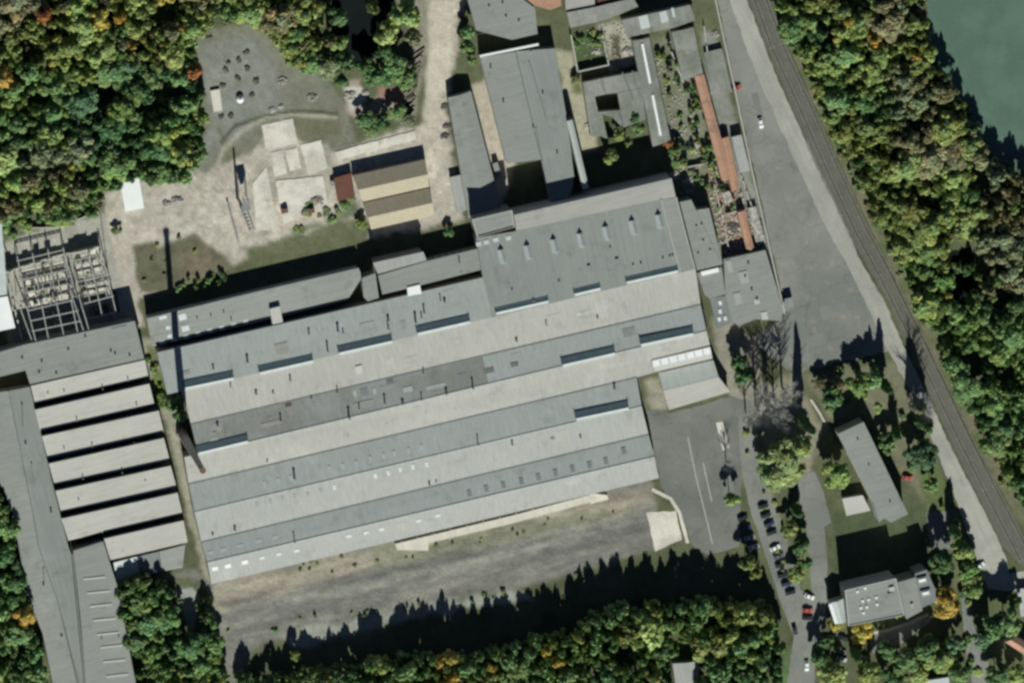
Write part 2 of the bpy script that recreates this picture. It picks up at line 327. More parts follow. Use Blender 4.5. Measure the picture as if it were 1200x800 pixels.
def build_ground():
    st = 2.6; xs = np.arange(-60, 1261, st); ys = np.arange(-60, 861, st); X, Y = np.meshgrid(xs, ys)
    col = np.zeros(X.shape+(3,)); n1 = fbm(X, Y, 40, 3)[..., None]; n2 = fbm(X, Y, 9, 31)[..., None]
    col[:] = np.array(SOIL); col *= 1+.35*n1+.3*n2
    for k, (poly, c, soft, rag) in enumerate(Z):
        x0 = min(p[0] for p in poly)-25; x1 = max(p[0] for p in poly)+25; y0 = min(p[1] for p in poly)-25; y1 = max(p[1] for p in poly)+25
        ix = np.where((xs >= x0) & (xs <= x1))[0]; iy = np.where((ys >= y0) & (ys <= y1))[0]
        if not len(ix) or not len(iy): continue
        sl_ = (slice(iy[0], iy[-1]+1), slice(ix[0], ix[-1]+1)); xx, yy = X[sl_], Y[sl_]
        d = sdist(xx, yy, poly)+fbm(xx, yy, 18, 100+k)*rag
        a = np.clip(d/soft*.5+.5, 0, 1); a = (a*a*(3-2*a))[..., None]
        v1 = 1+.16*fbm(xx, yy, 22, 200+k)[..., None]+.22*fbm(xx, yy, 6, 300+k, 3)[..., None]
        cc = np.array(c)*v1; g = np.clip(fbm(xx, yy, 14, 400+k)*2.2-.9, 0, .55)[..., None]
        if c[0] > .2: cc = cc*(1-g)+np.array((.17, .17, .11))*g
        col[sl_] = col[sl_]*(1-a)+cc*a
    yard = [(245, 684), (765, 560), (772, 600), (780, 645), (700, 665), (560, 700), (400, 735), (262, 760)]
    m_ = np.clip(sdist(X, Y, yard)/8, 0, 1)[..., None]; ca_, sa_ = math.cos(-ANG), math.sin(-ANG); U = X*ca_+Y*sa_; V_ = -X*sa_+Y*ca_
    st_ = (fbm(U/9, V_, 7, 777, 4)*.75+fbm(U/4, V_, 3.2, 778, 3)*.5)[..., None]; col = col*(1+m_*st_*.55)+m_*np.clip(st_, 0, 1)*np.array([.05, .035, .01])
    m2_ = np.clip(sdist(X, Y, [(130, 220), (520, 120), (520, 0), (545, 0), (540, 250), (430, 280), (300, 305), (165, 350), (120, 250)])/8, 0, 1)[..., None]
    col = col*(1+m2_*(.16*fbm(X, Y, 5, 801, 3)+.1*fbm(X, Y, 16, 805, 3))[..., None]*1.6)
    col = np.clip(col, .01, .8); ny, nx = X.shape
    # ground point for each grid node
    dx = np.array(cx); dy = np.array(cy); dz = np.array(cz); cl = np.array(cam_loc)
    dirs = ((X-600)*S)[..., None]*dx+((400-Y)*S)[..., None]*dy-dz*D; t = -cl[2]/dirs[..., 2:3]
    pts = (cl+dirs*t).reshape(-1, 3); pts[:, 2] = 0
    idx = np.arange(nx*ny).reshape(ny, nx)
    f = np.stack([idx[:-1, :-1], idx[1:, :-1], idx[1:, 1:], idx[:-1, 1:]], -1).reshape(-1, 4)
    V = pts.tolist(); F = f.tolist(); cols = np.concatenate([col.reshape(-1, 3), np.ones((nx*ny, 1))], 1)
    # far ring out to the horizon
    rim = [idx[0, 0], idx[0, -1], idx[-1, -1], idx[-1, 0]]; far = [(-9000, 9000), (9000, 9000), (9000, -9000), (-9000, -9000)]
    k = len(V); V += [[x, y, 0] for x, y in far]
    edges = [list(idx[0, :]), list(idx[:, -1]), list(idx[-1, ::-1]), list(idx[::-1, 0])]
    for i in range(4):
        F.append([int(q) for q in edges[i]]+[k+(i+1) % 4, k+i])
    cols = np.concatenate([cols, np.tile(np.array([[.10, .11, .07, 1]]), (4, 1))])
    me = bpy.data.meshes.new('ground'); me.from_pydata(V, [], F); me.update()
    ca = me.color_attributes.new('soil', 'FLOAT_COLOR', 'POINT'); ca.data.foreach_set('color', cols.astype(np.float32).ravel())
    m = bpy.data.materials.new('soil_and_grass'); m.use_nodes = True; N = m.node_tree.nodes; L = m.node_tree.links
    at = N.new('ShaderNodeAttribute'); at.attribute_name = 'soil'; bs = N['Principled BSDF']; bs.inputs['Roughness'].default_value = .95
    bs.inputs['Specular IOR Level'].default_value = .1
    g = N.new('ShaderNodeNewGeometry'); nn = N.new('ShaderNodeTexNoise'); nn.inputs['Scale'].default_value = .9; nn.inputs['Detail'].default_value = 6; nn.inputs['Roughness'].default_value = .7
    L.new(g.outputs['Position'], nn.inputs['Vector']); mr = N.new('ShaderNodeMapRange'); mr.inputs['From Min'].default_value = .25; mr.inputs['From Max'].default_value = .75
    mr.inputs['To Min'].default_value = .72; mr.inputs['To Max'].default_value = 1.28; L.new(nn.outputs['Fac'], mr.inputs['Value'])
    x = N.new('ShaderNodeMix'); x.data_type = 'RGBA'; x.blend_type = 'MULTIPLY'; x.inputs[0].default_value = 1
    L.new(at.outputs['Color'], x.inputs[6]); L.new(mr.outputs['Result'], x.inputs[7]); L.new(x.outputs[2], bs.inputs['Base Color'])
    me.materials.append(m); o = bpy.data.objects.new('ground', me); C.objects.link(o); o['kind'] = 'structure'
build_ground()
def ragged(poly, step=6, j=.7):
    out = []
    for i in range(len(poly)):
        a = poly[i]; b = poly[(i+1) % len(poly)]; L_ = math.hypot(b[0]-a[0], b[1]-a[1]); n = max(1, int(L_/step))
        for k in range(n):
            t = k/n; q = j if k else 0; out.append((a[0]+(b[0]-a[0])*t+random.uniform(-q, q), a[1]+(b[1]-a[1])*t+random.uniform(-q, q)))
    return out
def patch(name, poly, lvl, m, j=.7, step=6):
    b = MB(); z = .02*lvl
    b.face([Vector((p.x, p.y, z)) for p in PP(ragged(poly, step, j)[::-1], 0)]); return struct(name, b, M[m])
# asphalt, road, paths, water
patch('asphalt_yard', [(838, -20), (852, -20), (975, 225), (1046, 400), (1040, 412), (950, 432), (935, 440), (905, 420), (880, 395), (914, 376), (922, 365), (903, 283), (884, 200), (860, 95)], 2, 'asphalt', 1.2)
patch('works_yard', [(750, 446), (757, 480), (785, 484), (858, 464), (880, 470), (884, 500), (870, 510), (868, 580), (866, 640), (830, 650), (812, 640), (800, 606), (775, 570)], 2, 'asphalt2', .8)
for q_ in ([(905, 225), (918, 222), (922, 244), (909, 246)], [(930, 300), (955, 294), (958, 304), (934, 312)], [(880, 110), (888, 108), (897, 145), (890, 148)], [(960, 360), (990, 352), (996, 366), (964, 376)], [(915, 180), (924, 178), (927, 190), (918, 192)], [(940, 395), (965, 390), (968, 402), (944, 408)], [(800, 500), (808, 498), (815, 540), (807, 542)], [(770, 500), (795, 495), (797, 506), (773, 512)], [(845, 560), (858, 556), (862, 590), (850, 594)]):
    patch('asphalt_repair', q_, 2.6, 'repair', .5)
patch('concrete_road', [(848, -20), (868, -20), (900, 66), (930, 135), (957, 198), (985, 255), (1005, 300), (1035, 350), (1057, 400), (1090, 470), (1115, 525), (1150, 592), (1178, 650), (1182, 672), (1205, 668), (1205, 690), (1185, 692), (1158, 690), (1136, 630), (1118, 578), (1092, 515), (1060, 445), (1032, 395), (1010, 345), (992, 308), (968, 266), (937, 200), (900, 118), (872, 50)], 3, 'roadpale', .9, 6)
patch('railway_bed', [(870, -20), (895, -20), (922, 52), (946, 108), (979, 184), (1008, 246), (1036, 304), (1060, 356), (1086, 406), (1110, 456), (1136, 511), (1167, 568), (1205, 638), (1205, 668), (1190, 655), (1176, 640), (1150, 588), (1117, 522), (1092, 466), (1059, 396), (1037, 346), (1007, 296), (959, 196), (932, 133), (902, 64)], 4, 'ballast', .5)
patch('embankment', [(985, 183), (995, 190), (1020, 238), (1053, 300), (1080, 352), (1102, 395), (1128, 450), (1150, 495), (1186, 560), (1205, 590), (1205, 625), (1166, 562), (1136, 507), (1110, 452), (1086, 402), (1060, 352), (1036, 300), (1008, 242), (979, 180), (946, 104), (922, 48), (895, -20), (905, -20), (935, 50), (960, 110)], 3, 'embank', 1.2)
patch('works_road', [(866, 478), (882, 500), (893, 545), (905, 585), (918, 625), (930, 665), (938, 690), (955, 700), (968, 720), (962, 745), (955, 775), (955, 805), (922, 805), (926, 775), (930, 745), (917, 712), (905, 675), (892, 635), (880, 600), (872, 565), (866, 520)], 3, 'asphalt', .7)
patch('driveway', [(932, 556), (955, 552), (965, 575), (974, 612), (966, 617), (970, 660), (969, 705), (966, 722), (955, 715), (950, 680), (947, 640), (944, 612), (937, 590)], 4, 'asphalt', .4)
patch('parking_area', [(1085, 600), (1112, 598), (1116, 642), (1106, 645), (1090, 643)], 2, 'asphalt', .4)
patch('side_road', [(1125, 690), (1140, 690), (1138, 720), (1146, 745), (1158, 775), (1168, 805), (1140, 805), (1132, 760), (1128, 720)], 3, 'asphalt', .6)
patch('courtyard_path', [(1020, 748), (1028, 740), (1060, 730), (1088, 718), (1092, 726), (1060, 752), (1030, 766), (1022, 765)], 2, 'asphalt', .8)
patch('footpath', thick_line([(1018, 742), (1040, 738), (1065, 730), (1088, 719)], 3.5), 3, 'dirt', .4)
patch('garden_path', thick_line([(950, 468), (960, 483), (968, 498)], 2.2), 3, 'concrete', .1)
patch('ramp', [(757, 600), (792, 598), (799, 632), (768, 646)], 3, 'concrete', .8)
patch('ramp_edge', thick_line([(764, 573), (786, 584), (796, 600), (806, 636)], 4), 5, 'concrete', .2)
patch('loading_bay', [(839, 495), (847, 494), (855, 524), (847, 528)], 4, 'concrete', .2)
patch('pond', [(1088, -20), (1220, -20), (1220, 215), (1165, 185), (1140, 150), (1110, 95), (1085, 50)], 1, 'water', 2, 8)
patch('woodland_pool', [(1110, 295), (1138, 290), (1148, 360), (1130, 372), (1112, 350)], 1, 'shadewater', 2)
patch('shaded_pond', [(385, -20), (455, -20), (470, 30), (462, 55), (425, 75), (405, 85), (392, 60)], 1, 'shadewater', 2)
lb = MB()
for pts in ([(806, 512), (815, 556), (826, 600), (835, 637)], [(824, 542), (829, 565), (834, 587)]):
    for a, b in zip(pts, pts[1:]):
        lb.face([Vector((p.x, p.y, .085)) for p in PP(thick_line([a, b], 1.3), 0)])
struct('yard_marking', lb, M['line'])
# ------------------------------------------------------------------ railway tracks
cl_ = [(884, -20), (912, 57), (941, 119), (972, 190), (1008, 268), (1038, 323), (1075, 398), (1104, 458), (1130, 513), (1161, 574), (1203, 655)]
def track(off, label):
    pts = thick_line(cl_, abs(off)*2); n = len(cl_); line = pts[:n] if off > 0 else pts[n:][::-1]
    th = thing('railway_track', label, 'railway track', P(*line[5]), 'railway tracks')
    W = [P(*q) for q in line]
    sb = MB()
    for a, b in zip(W, W[1:]):
        L_ = (b-a).length; d = (b-a).normalized(); s = Vector((-d.y, d.x, 0))
        for k in range(int(L_/1.3)):
            c = a+d*k*1.3; c = Vector((c.x, c.y, .13)); sb.bar(c-s*1.15, c+s*1.15, .28, .14)
    o = obj('sleepers', sb, M['sleeper'], th); o['kind'] = 'stuff'
    for s_ in (-.72, .72):
        rb = MB()
        for a, b in zip(W, W[1:]):
            d = (b-a).normalized(); s = Vector((-d.y, d.x, 0))*s_; rb.bar(up(a+s, .28), up(b+s, .28), .16, .16)
        obj('rail', rb, M['rail'], th)
track(6.5, 'rusty railway track nearer the concrete road'); track(-6.5, 'rusty railway track nearer the wood')
# ------------------------------------------------------------------ the long factory hall
def H3(q): return [P(x, y, h) for x, y, h in q]
def roofs(th, faces, wm, base=0.0, th_=.3, name='roof_slope'):
    """each face: corners (x, y, h) and material; a slab on walls of its own"""
    wb = MB()
    for q, m in faces:
        p = H3(q); rb = MB(); rb.slab(p, th_); obj(name, rb, M[m], th)
        wb.prism([up(v_, -th_-.01) for v_ in inset(p, .22)], base)
    obj('wall', wb, M[wm], th)
def on(Wp, Ep, x):
    """point of the line Wp-Ep (x, y, h) above photo column x"""
    t = (x-Wp[0])/(Ep[0]-Wp[0]); return tuple(Wp[i]+(Ep[i]-Wp[i])*t for i in range(3))
hall = thing('factory_hall', 'long grey factory hall of five parallel pitched roofs filling the middle of the photo', 'factory hall', P(500, 480))
T0W, T0E = (184, 413, 21), (566, 325, 21)
R1W, R1E = (196, 462, 30), (815, 315, 30)
V1W, V1E = (224, 497, 24), (821, 357, 24)
R2W, R2E = (216, 536, 31), (828, 388, 31)
V2W, V2E = (221, 567, 24), (746, 442, 24)
R3W, R3E = (228, 600, 31), (752, 476, 31)
V3W, V3E = (236, 635, 24), (760, 509, 24)
R4W, R4E = (243, 659, 30), (767, 535, 30)
E5W, E5E = (248, 684, 23), (772, 560, 23)
faces = [
 ([T0W, T0E, on(R1W, R1E, 577), R1W], 'roof_b'),
 ([(213, 458, 30), R1E, V1E, V1W], 'roofw'),
 ([V1W, on(V1W, V1E, 262), on(R2W, R2E, 266), (232, 532, 31)], 'mottled'), ([on(V1W, V1E, 262.2), on(V1W, V1E, 565), on(R2W, R2E, 572), on(R2W, R2E, 266.2)], 'mottled'), ([on(V1W, V1E, 565.2), V1E, R2E, on(R2W, R2E, 572.2)], 'roof_b'),
 ([R2W, R2E, (832, 404, 27), (763, 421, 27), (768, 436, 24.5), V2E, V2W], 'roofw'),
 ([V2W, V2E, R3E, R3W], 'bitumen' if 0 else 'roof_b'), ([R3W, R3E, V3E, V3W], 'roof'),
 ([V3W, V3E, R4E, R4W], 'roof_b'), ([R4W, R4E, E5E, E5W], 'roof'),
]
roofs(hall, faces, 'wall')
# gutters in the valleys, ridge caps
for a, b in ((V1W, V1E), (V2W, V2E), (V3W, V3E)):
    g = MB(); g.bar(P(*a)+Vector((0, 0, .12)), P(*b)+Vector((0, 0, .12)), .55, .2); obj('gutter', g, M['darkroof'], hall)
for a, b in ((R2W, R2E), (R3W, R3E), (R4W, R4E)):
    g = MB(); g.bar(P(*a)+Vector((0, 0, .05)), P(*b)+Vector((0, 0, .05)), .5, .14); obj('ridge_cap', g, M['roof_b'], hall)
def monitor(th, a, b, h, wd=9, rise=2.6, cap=3.0):
    """ridge light: sloping wired glass to the north, white upstand to the south; a-b is its south edge in the photo"""
    ax, ay = a; bx, by = b; L_ = math.hypot(bx-ax, by-ay); nx, ny = (by-ay)/L_, -(bx-ax)/L_
    def q(p, k, hh): return P(p[0]+nx*k, p[1]+ny*k, hh)
    s = MB(); z0 = h-5
    top = [q(a, cap, h+rise), q(b, cap, h+rise), q(b, 0, h+rise-.6), q(a, 0, h+rise-.6)]
    s.prism(top, z0*S); fr = obj('roof_monitor', s, M['skylp'], th)
    g = MB(); k = 1.03
    g.prism([q(a, wd, h-1.2), q(b, wd, h-1.2), q(b, cap+.15, h+rise-.3), q(a, cap+.15, h+rise-.3)], z0*S)
    obj('glazing', g, M['teal'], fr)
    for p, o_ in ((a, -1), (b, 1)):
        e = MB()
        u_ = ((bx-ax)/L_*o_*.8, (by-ay)/L_*o_*.8)
        pa, pb = (p[0]+u_[0]*.1, p[1]+u_[1]*.1), (p[0]+u_[0], p[1]+u_[1])
        e.prism([q(pa, wd+.5, h-.8), q(pb, wd+.5, h-.8), q(pb, cap, h+rise+.3), q(pa, cap, h+rise+.3)], z0*S)
        obj('end_cheek', e, M['metal'], fr)
for a, b, h in (((217, 457), (274, 445), 30), ((305, 439), (367, 425), 30), ((398, 416), (460, 402), 30), ((490, 393), (551, 379), 30), ((582, 369), (643, 355), 33.6),
                ((674, 347), (704, 340), 33.6), ((735, 333), (795, 319.5), 33.6), ((233, 533), (291, 519), 31), ((660, 430), (721, 416), 31), ((752, 406), (813, 393), 31), ((676, 493), (737, 480), 31)):
    monitor(hall, a, b, h, wd=11)
def onroof(x, y, dh=.5):
    """height of the hall roof seen at (x, y)"""
    for q, _ in faces:
        if float(sdist(np.array([float(x)]), np.array([float(y)]), [(a[0], a[1]) for a in q])[0]) > 0:
            a, b, c = q[0], q[1], q[2]
            n = np.cross(np.subtract(b, a), np.subtract(c, a)); return a[2]-(n[0]*(x-a[0])+n[1]*(y-a[1]))/n[2]
    return 27
def skylight(th, x, y, w_, l_, m, h=None, lift=.45, name='skylight', a=-13.3):
    q = R(x, y, w_, l_, a); pts = [P(u_, v_, (onroof(u_, v_) if h is None else h)+lift) for u_, v_ in q]
    b = MB(); b.slab(pts, .35); return obj(name, b, M[m], th)
for x, y in ((310, 567), (326, 563.5), (341, 560), (386, 549), (402, 546), (418, 543), (434, 537.5), (450, 534), (462, 531), (479, 528), (494, 524)): skylight(hall, x, y, 3, 7, 'skylp')
for x, y in ((392, 571), (440, 557.5), (455, 554), (469, 550), (484, 547), (500, 544)): skylight(hall, x, y, 3.2, 6, 'skylp')
for x, y in ((301, 591), (317, 587.5), (331, 584), (345, 581), (361, 579), (376, 574)): skylight(hall, x, y, 3.5, 5, 'skyld')
for x, y in ((380, 521.5), (412, 514)): skylight(hall, x, y, 13, 6, 'skyl')
for x, y in ((441, 499.5), ): skylight(hall, x, y, 13, 6, 'skyl')
for x, y in ((476, 497), (567, 476), (627, 461.5)): skylight(hall, x, y, 11, 3.5, 'skylp')
skylight(hall, 594, 470, 14, 3.5, 'skyl')
for x, y in ((550, 577.5), (570, 572), (590, 568), (611, 563.5), (631, 558.5), (651, 553.5), (671, 549), (691, 544.5), (710, 540), (731, 528)): skylight(hall, x, y, 5, 8, 'skyld')
for x, y in ((247, 647), (262, 643.5), (282, 639), (303, 633.5), (323, 629)): skylight(hall, x, y, 7, 4, 'skylp')
for x, y in ((252, 666), (267, 663), (287, 658.5)): skylight(hall, x, y, 7, 4.5, 'skyl')
for x, y in ((307, 653.5), (327, 649), (348, 645), (409, 628), (429, 624), (447, 620), (491, 610), (513, 604)): skylight(hall, x, y, 6, 3.5, 'skylp')
skylight(hall, 421, 433, 8, 9, 'pale', lift=1.2, name='hatch')
for x, y, w_, l_, m in ((427, 459, 9, 9, 'skyld'), (416, 461, 4, 8, 'skylp'), (439, 458, 4, 7, 'skylp'), (478, 456, 11, 6, 'skylp'), (542, 441, 11, 8, 'skyld'), (573, 434, 12, 6, 'darkroof'), (603, 427, 9, 5, 'darkroof'), (338, 474, 8, 4, 'rust'), (457, 447, 8, 6, 'darkroof')): skylight(hall, x, y, w_, l_, m, name='roof_patch', lift=.2)
def vent(th, x, y, h, tall, r=.9, m='metal', name='roof_vent'):
    b = MB(); p0 = P(x, y, h); p0.z = (h-.8)*S; p1 = Vector((p0.x, p0.y, (h+tall)*S)); b.tube(p0, p1, r*S, r*S, 7); b.tube(p1, p1+Vector((0, 0, .18)), r*1.5*S, r*.7*S, 7)
    return obj(name, b, M[m], th)
vs_ = [(365, 467), (329, 493), (409, 489), (421, 479), (451, 472), (472, 473), (494, 468), (554, 454), (523, 461), (496, 437), (320, 460), (300, 461), (395, 459), (362, 391), (396, 388), (402, 390), (455, 385), (487, 377), (494, 372), (497, 366), (521, 354), (516, 352), (384, 411),
       (455, 376), (540, 318), (250, 432), (290, 424), (345, 634), (249, 626), (275, 620), (511, 564), (503, 567), (345, 560), (313, 540), (600, 520), (255, 499), (270, 452), (340, 445), (605, 399), (640, 380), (700, 372), (720, 455), (560, 520), (680, 512)]
for i, (x, y) in enumerate(vs_): vent(hall, x, y, onroof(x, y), 2.5+(i*7 % 5)*.8, .7+(i % 3)*.25)
# high flat-roofed block at the east end
blk = thing('workshop_block', 'high flat grey workshop block with a row of gabled rooflights and a beige north edge', 'factory building', P(690, 280))
q = [(604, 271, 34), (774, 234, 34), (797, 319, 33), (577, 372, 33), (566, 325, 33.5), (558, 279, 34)]
kerbroof(blk, H3([q[0], q[1], q[2], q[3], q[4], q[5]]), M['wall'], M['bitumen'], thick=.4)
b_ = MB(); b_.slab(H3([(602, 252, 34.6), (787, 209, 34.6), (792, 231, 34.6), (775, 233.6, 34.6), (605, 270.6, 34.6)]), .5); obj('roof_strip', b_, M['beige'], blk, )
wb = MB(); wb.prism([up(v_, -.51) for v_ in inset(H3([(602, 252, 34.6), (787, 209, 34.6), (792, 231, 34.6), (605, 270.6, 34.6)]), .2)], 0.0); obj('wall', wb, M['wallpale'], blk)
b_ = MB(); b_.slab(H3([(775, 234, 34.7), (792, 231.4, 34.7), (814, 315, 33.8), (798, 318.4, 33.8)]), .5); obj('roof_strip', b_, M['flatgrey'], blk)
wb = MB(); wb.prism([up(v_, -.51) for v_ in inset(H3([(775, 234, 34.7), (792, 231.4, 34.7), (814, 315, 33.8), (798, 318.4, 33.8)]), .2)], 0.0); obj('wall', wb, M['wallpale'], blk)
for a, b in (((774.5, 234), (797.5, 319)), ((792.5, 231), (814.5, 316))):
    g = MB(); g.bar(P(*a, 35.4), P(*b, 34.5), .32, .5); obj('parapet', g, M['pale'], blk)
A_, B_ = P(602, 252, 34.6), P(787, 209, 34.6)
windows(blk, B_, A_, 7.2, 9.4, 16); windows(blk, B_, A_, 2.2, 5.0, 16)
def gablelight(x, y, L_=20, w_=9, rise=5, h=34):
    a = math.radians(-13.3); ux, uy = math.cos(a), math.sin(a); vx, vy = -uy, ux       # v: down the photo
    n = P(x, y, h); f = MB()
    hw = w_/2; A1 = P(x-ux*hw, y-uy*hw, h); A2 = P(x+ux*hw, y+uy*hw, h)
    X = x+vx*L_; Y = y+vy*L_; B1 = P(X-ux*hw, Y-uy*hw, h); B2 = P(X+ux*hw, Y+uy*hw, h)
    r0 = P(x, y, h); r1 = P(X, Y, h); dz = Vector((0, 0, rise*S)); lo = Vector((0, 0, -.3))
    b = MB(); k = len(b.v); b.v += [A1+lo, A2+lo, B2+lo, B1+lo, r0+dz, r1+dz-(r1-r0)*.12]
    b.f += [(0, 1, 4), (2, 3, 5), (1, 2, 5, 4), (3, 0, 4, 5)]
    s = obj('rooflight', b, M['skylp2'], blk)
    g = MB(); g.bar(r0+dz+Vector((0, 0, .05)), r1+dz-(r1-r0)*.12+Vector((0, 0, .05)), .16, .12); obj('ridge_bar', g, M['metal'], s)
for x, y in ((586.5, 292), (617, 287), (648, 280), (679, 273), (709, 265), (740, 258), (771, 251)): gablelight(x, y, 17)
for x, y, l_ in ((691, 316, 10), (724, 308, 10)):
    b_ = MB(); b_.prism(PP(R(x, y, 4, l_), 35.2), 33.2*S); obj('duct', b_, M['metal'], blk)
for x, y in ((751, 309), (742, 311), (777, 303), (785, 301), (788, 300), (715, 290), (655, 330), (600, 340), (625, 352)): vent(blk, x, y, 33.6, 1.6, .8)
for x, y in ((561, 286), (570, 284), (581, 281), (596, 279)): 
    b_ = MB(); b_.slab(PP(R(x, y, 6, 5), 34.6), .25); obj('skylight', b_, M['skylp'], blk)
def simple(name, label, cat, pts, h, rm, wm='wall', parapet=0, group=None, thick=.3):
    th = thing(name, label, cat, ctr(PP(pts, h)), group); kerbroof(th, PP(pts, h), M[wm], M[rm], parapet=parapet, thick=thick); return th
def gable(name, label, cat, e1, e2, he, hr, rm, wm='wall', group=None, mats=None):
    """two eaves (each a pair of photo corners at height he) and the ridge between them"""
    th = thing(name, label, cat, ctr(PP([*e1, *e2], he)), group)
    r0 = tuple((e1[0][i]+e2[0][i])/2 for i in (0, 1)); r1 = tuple((e1[1][i]+e2[1][i])/2 for i in (0, 1))
    A, B = P(*e1[0], he), P(*e1[1], he); C_, D_ = P(*e2[0], he), P(*e2[1], he); r0 = (A+C_)/2; r1 = (B+D_)/2; r0.z = r1.z = hr*S
    ms = mats or (rm, rm)
    for k_, f in enumerate(([A, B, r1, r0], [r0, r1, D_, C_])):
        rb = MB(); rb.slab(f, .25); obj('roof_slope', rb, M[ms[k_]], th)
    wb = MB(); i1, i2, i3, i4 = inset([A, B, D_, C_], .2); ra = lerp(r0, r1, .01); rb_ = lerp(r0, r1, .99); dz = Vector((0, 0, -.3))
    k = 0; wb.v = [Vector((p.x, p.y, 0)) for p in (i1, i2, i3, i4)]+[p+dz for p in (i1, i2, i3, i4)]+[ra+dz, rb_+dz]
    wb.f = [(0, 1, 5, 4), (2, 3, 7, 6), (1, 2, 6, 9, 5), (3, 0, 4, 8, 7), (4, 5, 9, 8), (6, 7, 8, 9)]
    obj('wall', wb, M[wm], th); th['_r'] = 0; del th['_r']; return th, r0, r1
# north wing west part
wing = thing('north_wing', 'long light grey lean-to wing along the west half of the hall', 'factory building', P(300, 370))
roofs(wing, [([(172, 373, 17), (300, 342, 17), (420, 314, 17), (425, 324, 16), (407, 352, 13), (300, 378, 13), (178, 406, 13)], 'flatgrey')], 'wallpale')
windows(wing, P(420, 314, 17), P(172, 373, 17), 1.5, 4.6, 26)
for x, y, w_, l_ in ((191, 372, 9, 4), (197, 384, 5, 4), (199, 394, 5, 4), (214, 371.5, 9, 7), (217.5, 385, 9, 6)):
    b_ = MB(); hh = 17-(y-(373-.245*(x-172)))/33*4; b_.slab(PP(R(x, y, w_, l_), hh+.6), .25); obj('skylight', b_, M['skyl'], wing)
for i in range(8):
    x = 190+i*14; y = 401-i*3.4; b_ = MB(); b_.slab(PP(R(x, y, 6, 5), 13.8), .2); obj('skylight', b_, M['skylp'], wing)
for x, y in ((231, 373), (247, 370), (262, 366), (271, 375)): vent(wing, x, y, 15.4, 2.5, .6)
b_ = MB(); b_.prism(PP([(316, 362), (328, 359), (332, 380), (320, 383)], 20), 12*S); obj('roof_cabin', b_, M['pale'], wing)
b_ = MB(); b_.prism(PP([(436, 322), (443, 320), (449, 345), (442, 346)], 20), 0); 
tw = simple('stair_tower', 'small grey stair block between the two north wings', 'factory building', [(424, 326), (440, 320), (444, 349), (431, 353), (426, 348)], 25, 'flatgrey')
w2 = simple('north_annex', 'grey flat annex on the north side of the hall beside the stair block', 'factory building', [(443, 323), (500, 306), (565, 290), (568, 315), (494, 334), (448, 345)], 20, 'flatgrey')
windows(w2, P(565, 290, 20), P(500, 306, 20), 3.4, 5.8, 8)
w3 = simple('plant_room', 'small light rooftop plant room on the north annex', 'plant room', [(437, 308), (496, 295), (500, 305), (443, 321)], 25, 'roof')
b_ = MB(); b_.prism(PP([(477, 337), (492, 333.5), (494, 344), (478, 347)], 21.5), 19*S); obj('roof_cabin', b_, M['white'], w2)
w4 = simple('lift_house', 'grey box at the corner of the workshop block', 'factory building', [(553, 257), (600, 246), (603, 266), (559, 278)], 36, 'flatgrey', parapet=.4)
w5 = simple('east_annex', 'grey flat annex with stepped outline east of the workshop block', 'factory building', [(796, 237), (810, 234), (846, 310), (817, 317)], 22, 'flatgrey')
w5b = simple('east_annex', 'grey flat annex narrow strip beside the ruined sheds', 'factory building', [(811, 247), (831, 244), (847, 309), (826, 313)], 21.4, 'flatgrey')
for x, y in ((816, 265), (822, 263), (818, 297), (832, 293), (824, 282)): vent(w5b, x, y, 21.4, 2, .9)
b_ = MB(); b_.slab(PP(R(832, 318.5, 21, 5), 21), .6); 
w6 = thing('link_roof', 'low grey link roof with a bright white bar east of the hall', 'factory building', P(835, 335)); kerbroof(w6, PP([(817, 320), (846, 313), (850, 345), (832, 350), (826, 346)], 18), M['wall'], M['flatgrey']); obj('canopy', b_, M['white'], w6)
# east gabled annex with white band
ea = thing('gabled_annex', 'annex with bright white band and pale lower roof at the east end of the hall', 'factory building', P(805, 445))
roofs(ea, [([(764, 422, 26), (832, 406, 26), (835, 420, 24), (767, 436, 24)], 'pale'), ([(772, 437, 16), (836, 422, 16), (842, 441, 19), (777, 457, 19)], 'roof_b'), ([(777, 457.4, 19), (842, 441.4, 19), (856, 459, 14), (784, 480, 14)], 'beige')], 'wallpale')
for i in range(7):
    b_ = MB(); b_.slab(PP(R(769+i*10, 425.5-i*2.35, 8, 7), 26), .3); obj('skylight', b_, M['white'], ea)
# loading platform
pl = thing('loading_platform', 'narrow cream loading platform along the south side of the hall', 'platform', P(580, 615))
b_ = MB(); b_.prism(PP([(463, 637), (600, 604), (690, 580), (692, 588), (600, 613), (502, 636), (502, 645), (466, 644)], 3.5), 0.0); obj('deck', b_, M['cream'], pl)
b_ = MB(); b_.prism(PP([(690, 577), (712, 580), (713, 585), (692, 590)], 2.5), 0.0); obj('ramp', b_, M['concrete'], pl)
for i in range(12):
    t = i/11; x = 470+t*212; y = 634.5-t*52; b_ = MB(); b_.bar(P(x, y-1, 3.7), P(x+2, y+9, 3.7), .25, .1); obj('joint_strip', b_, M['pale'], pl)
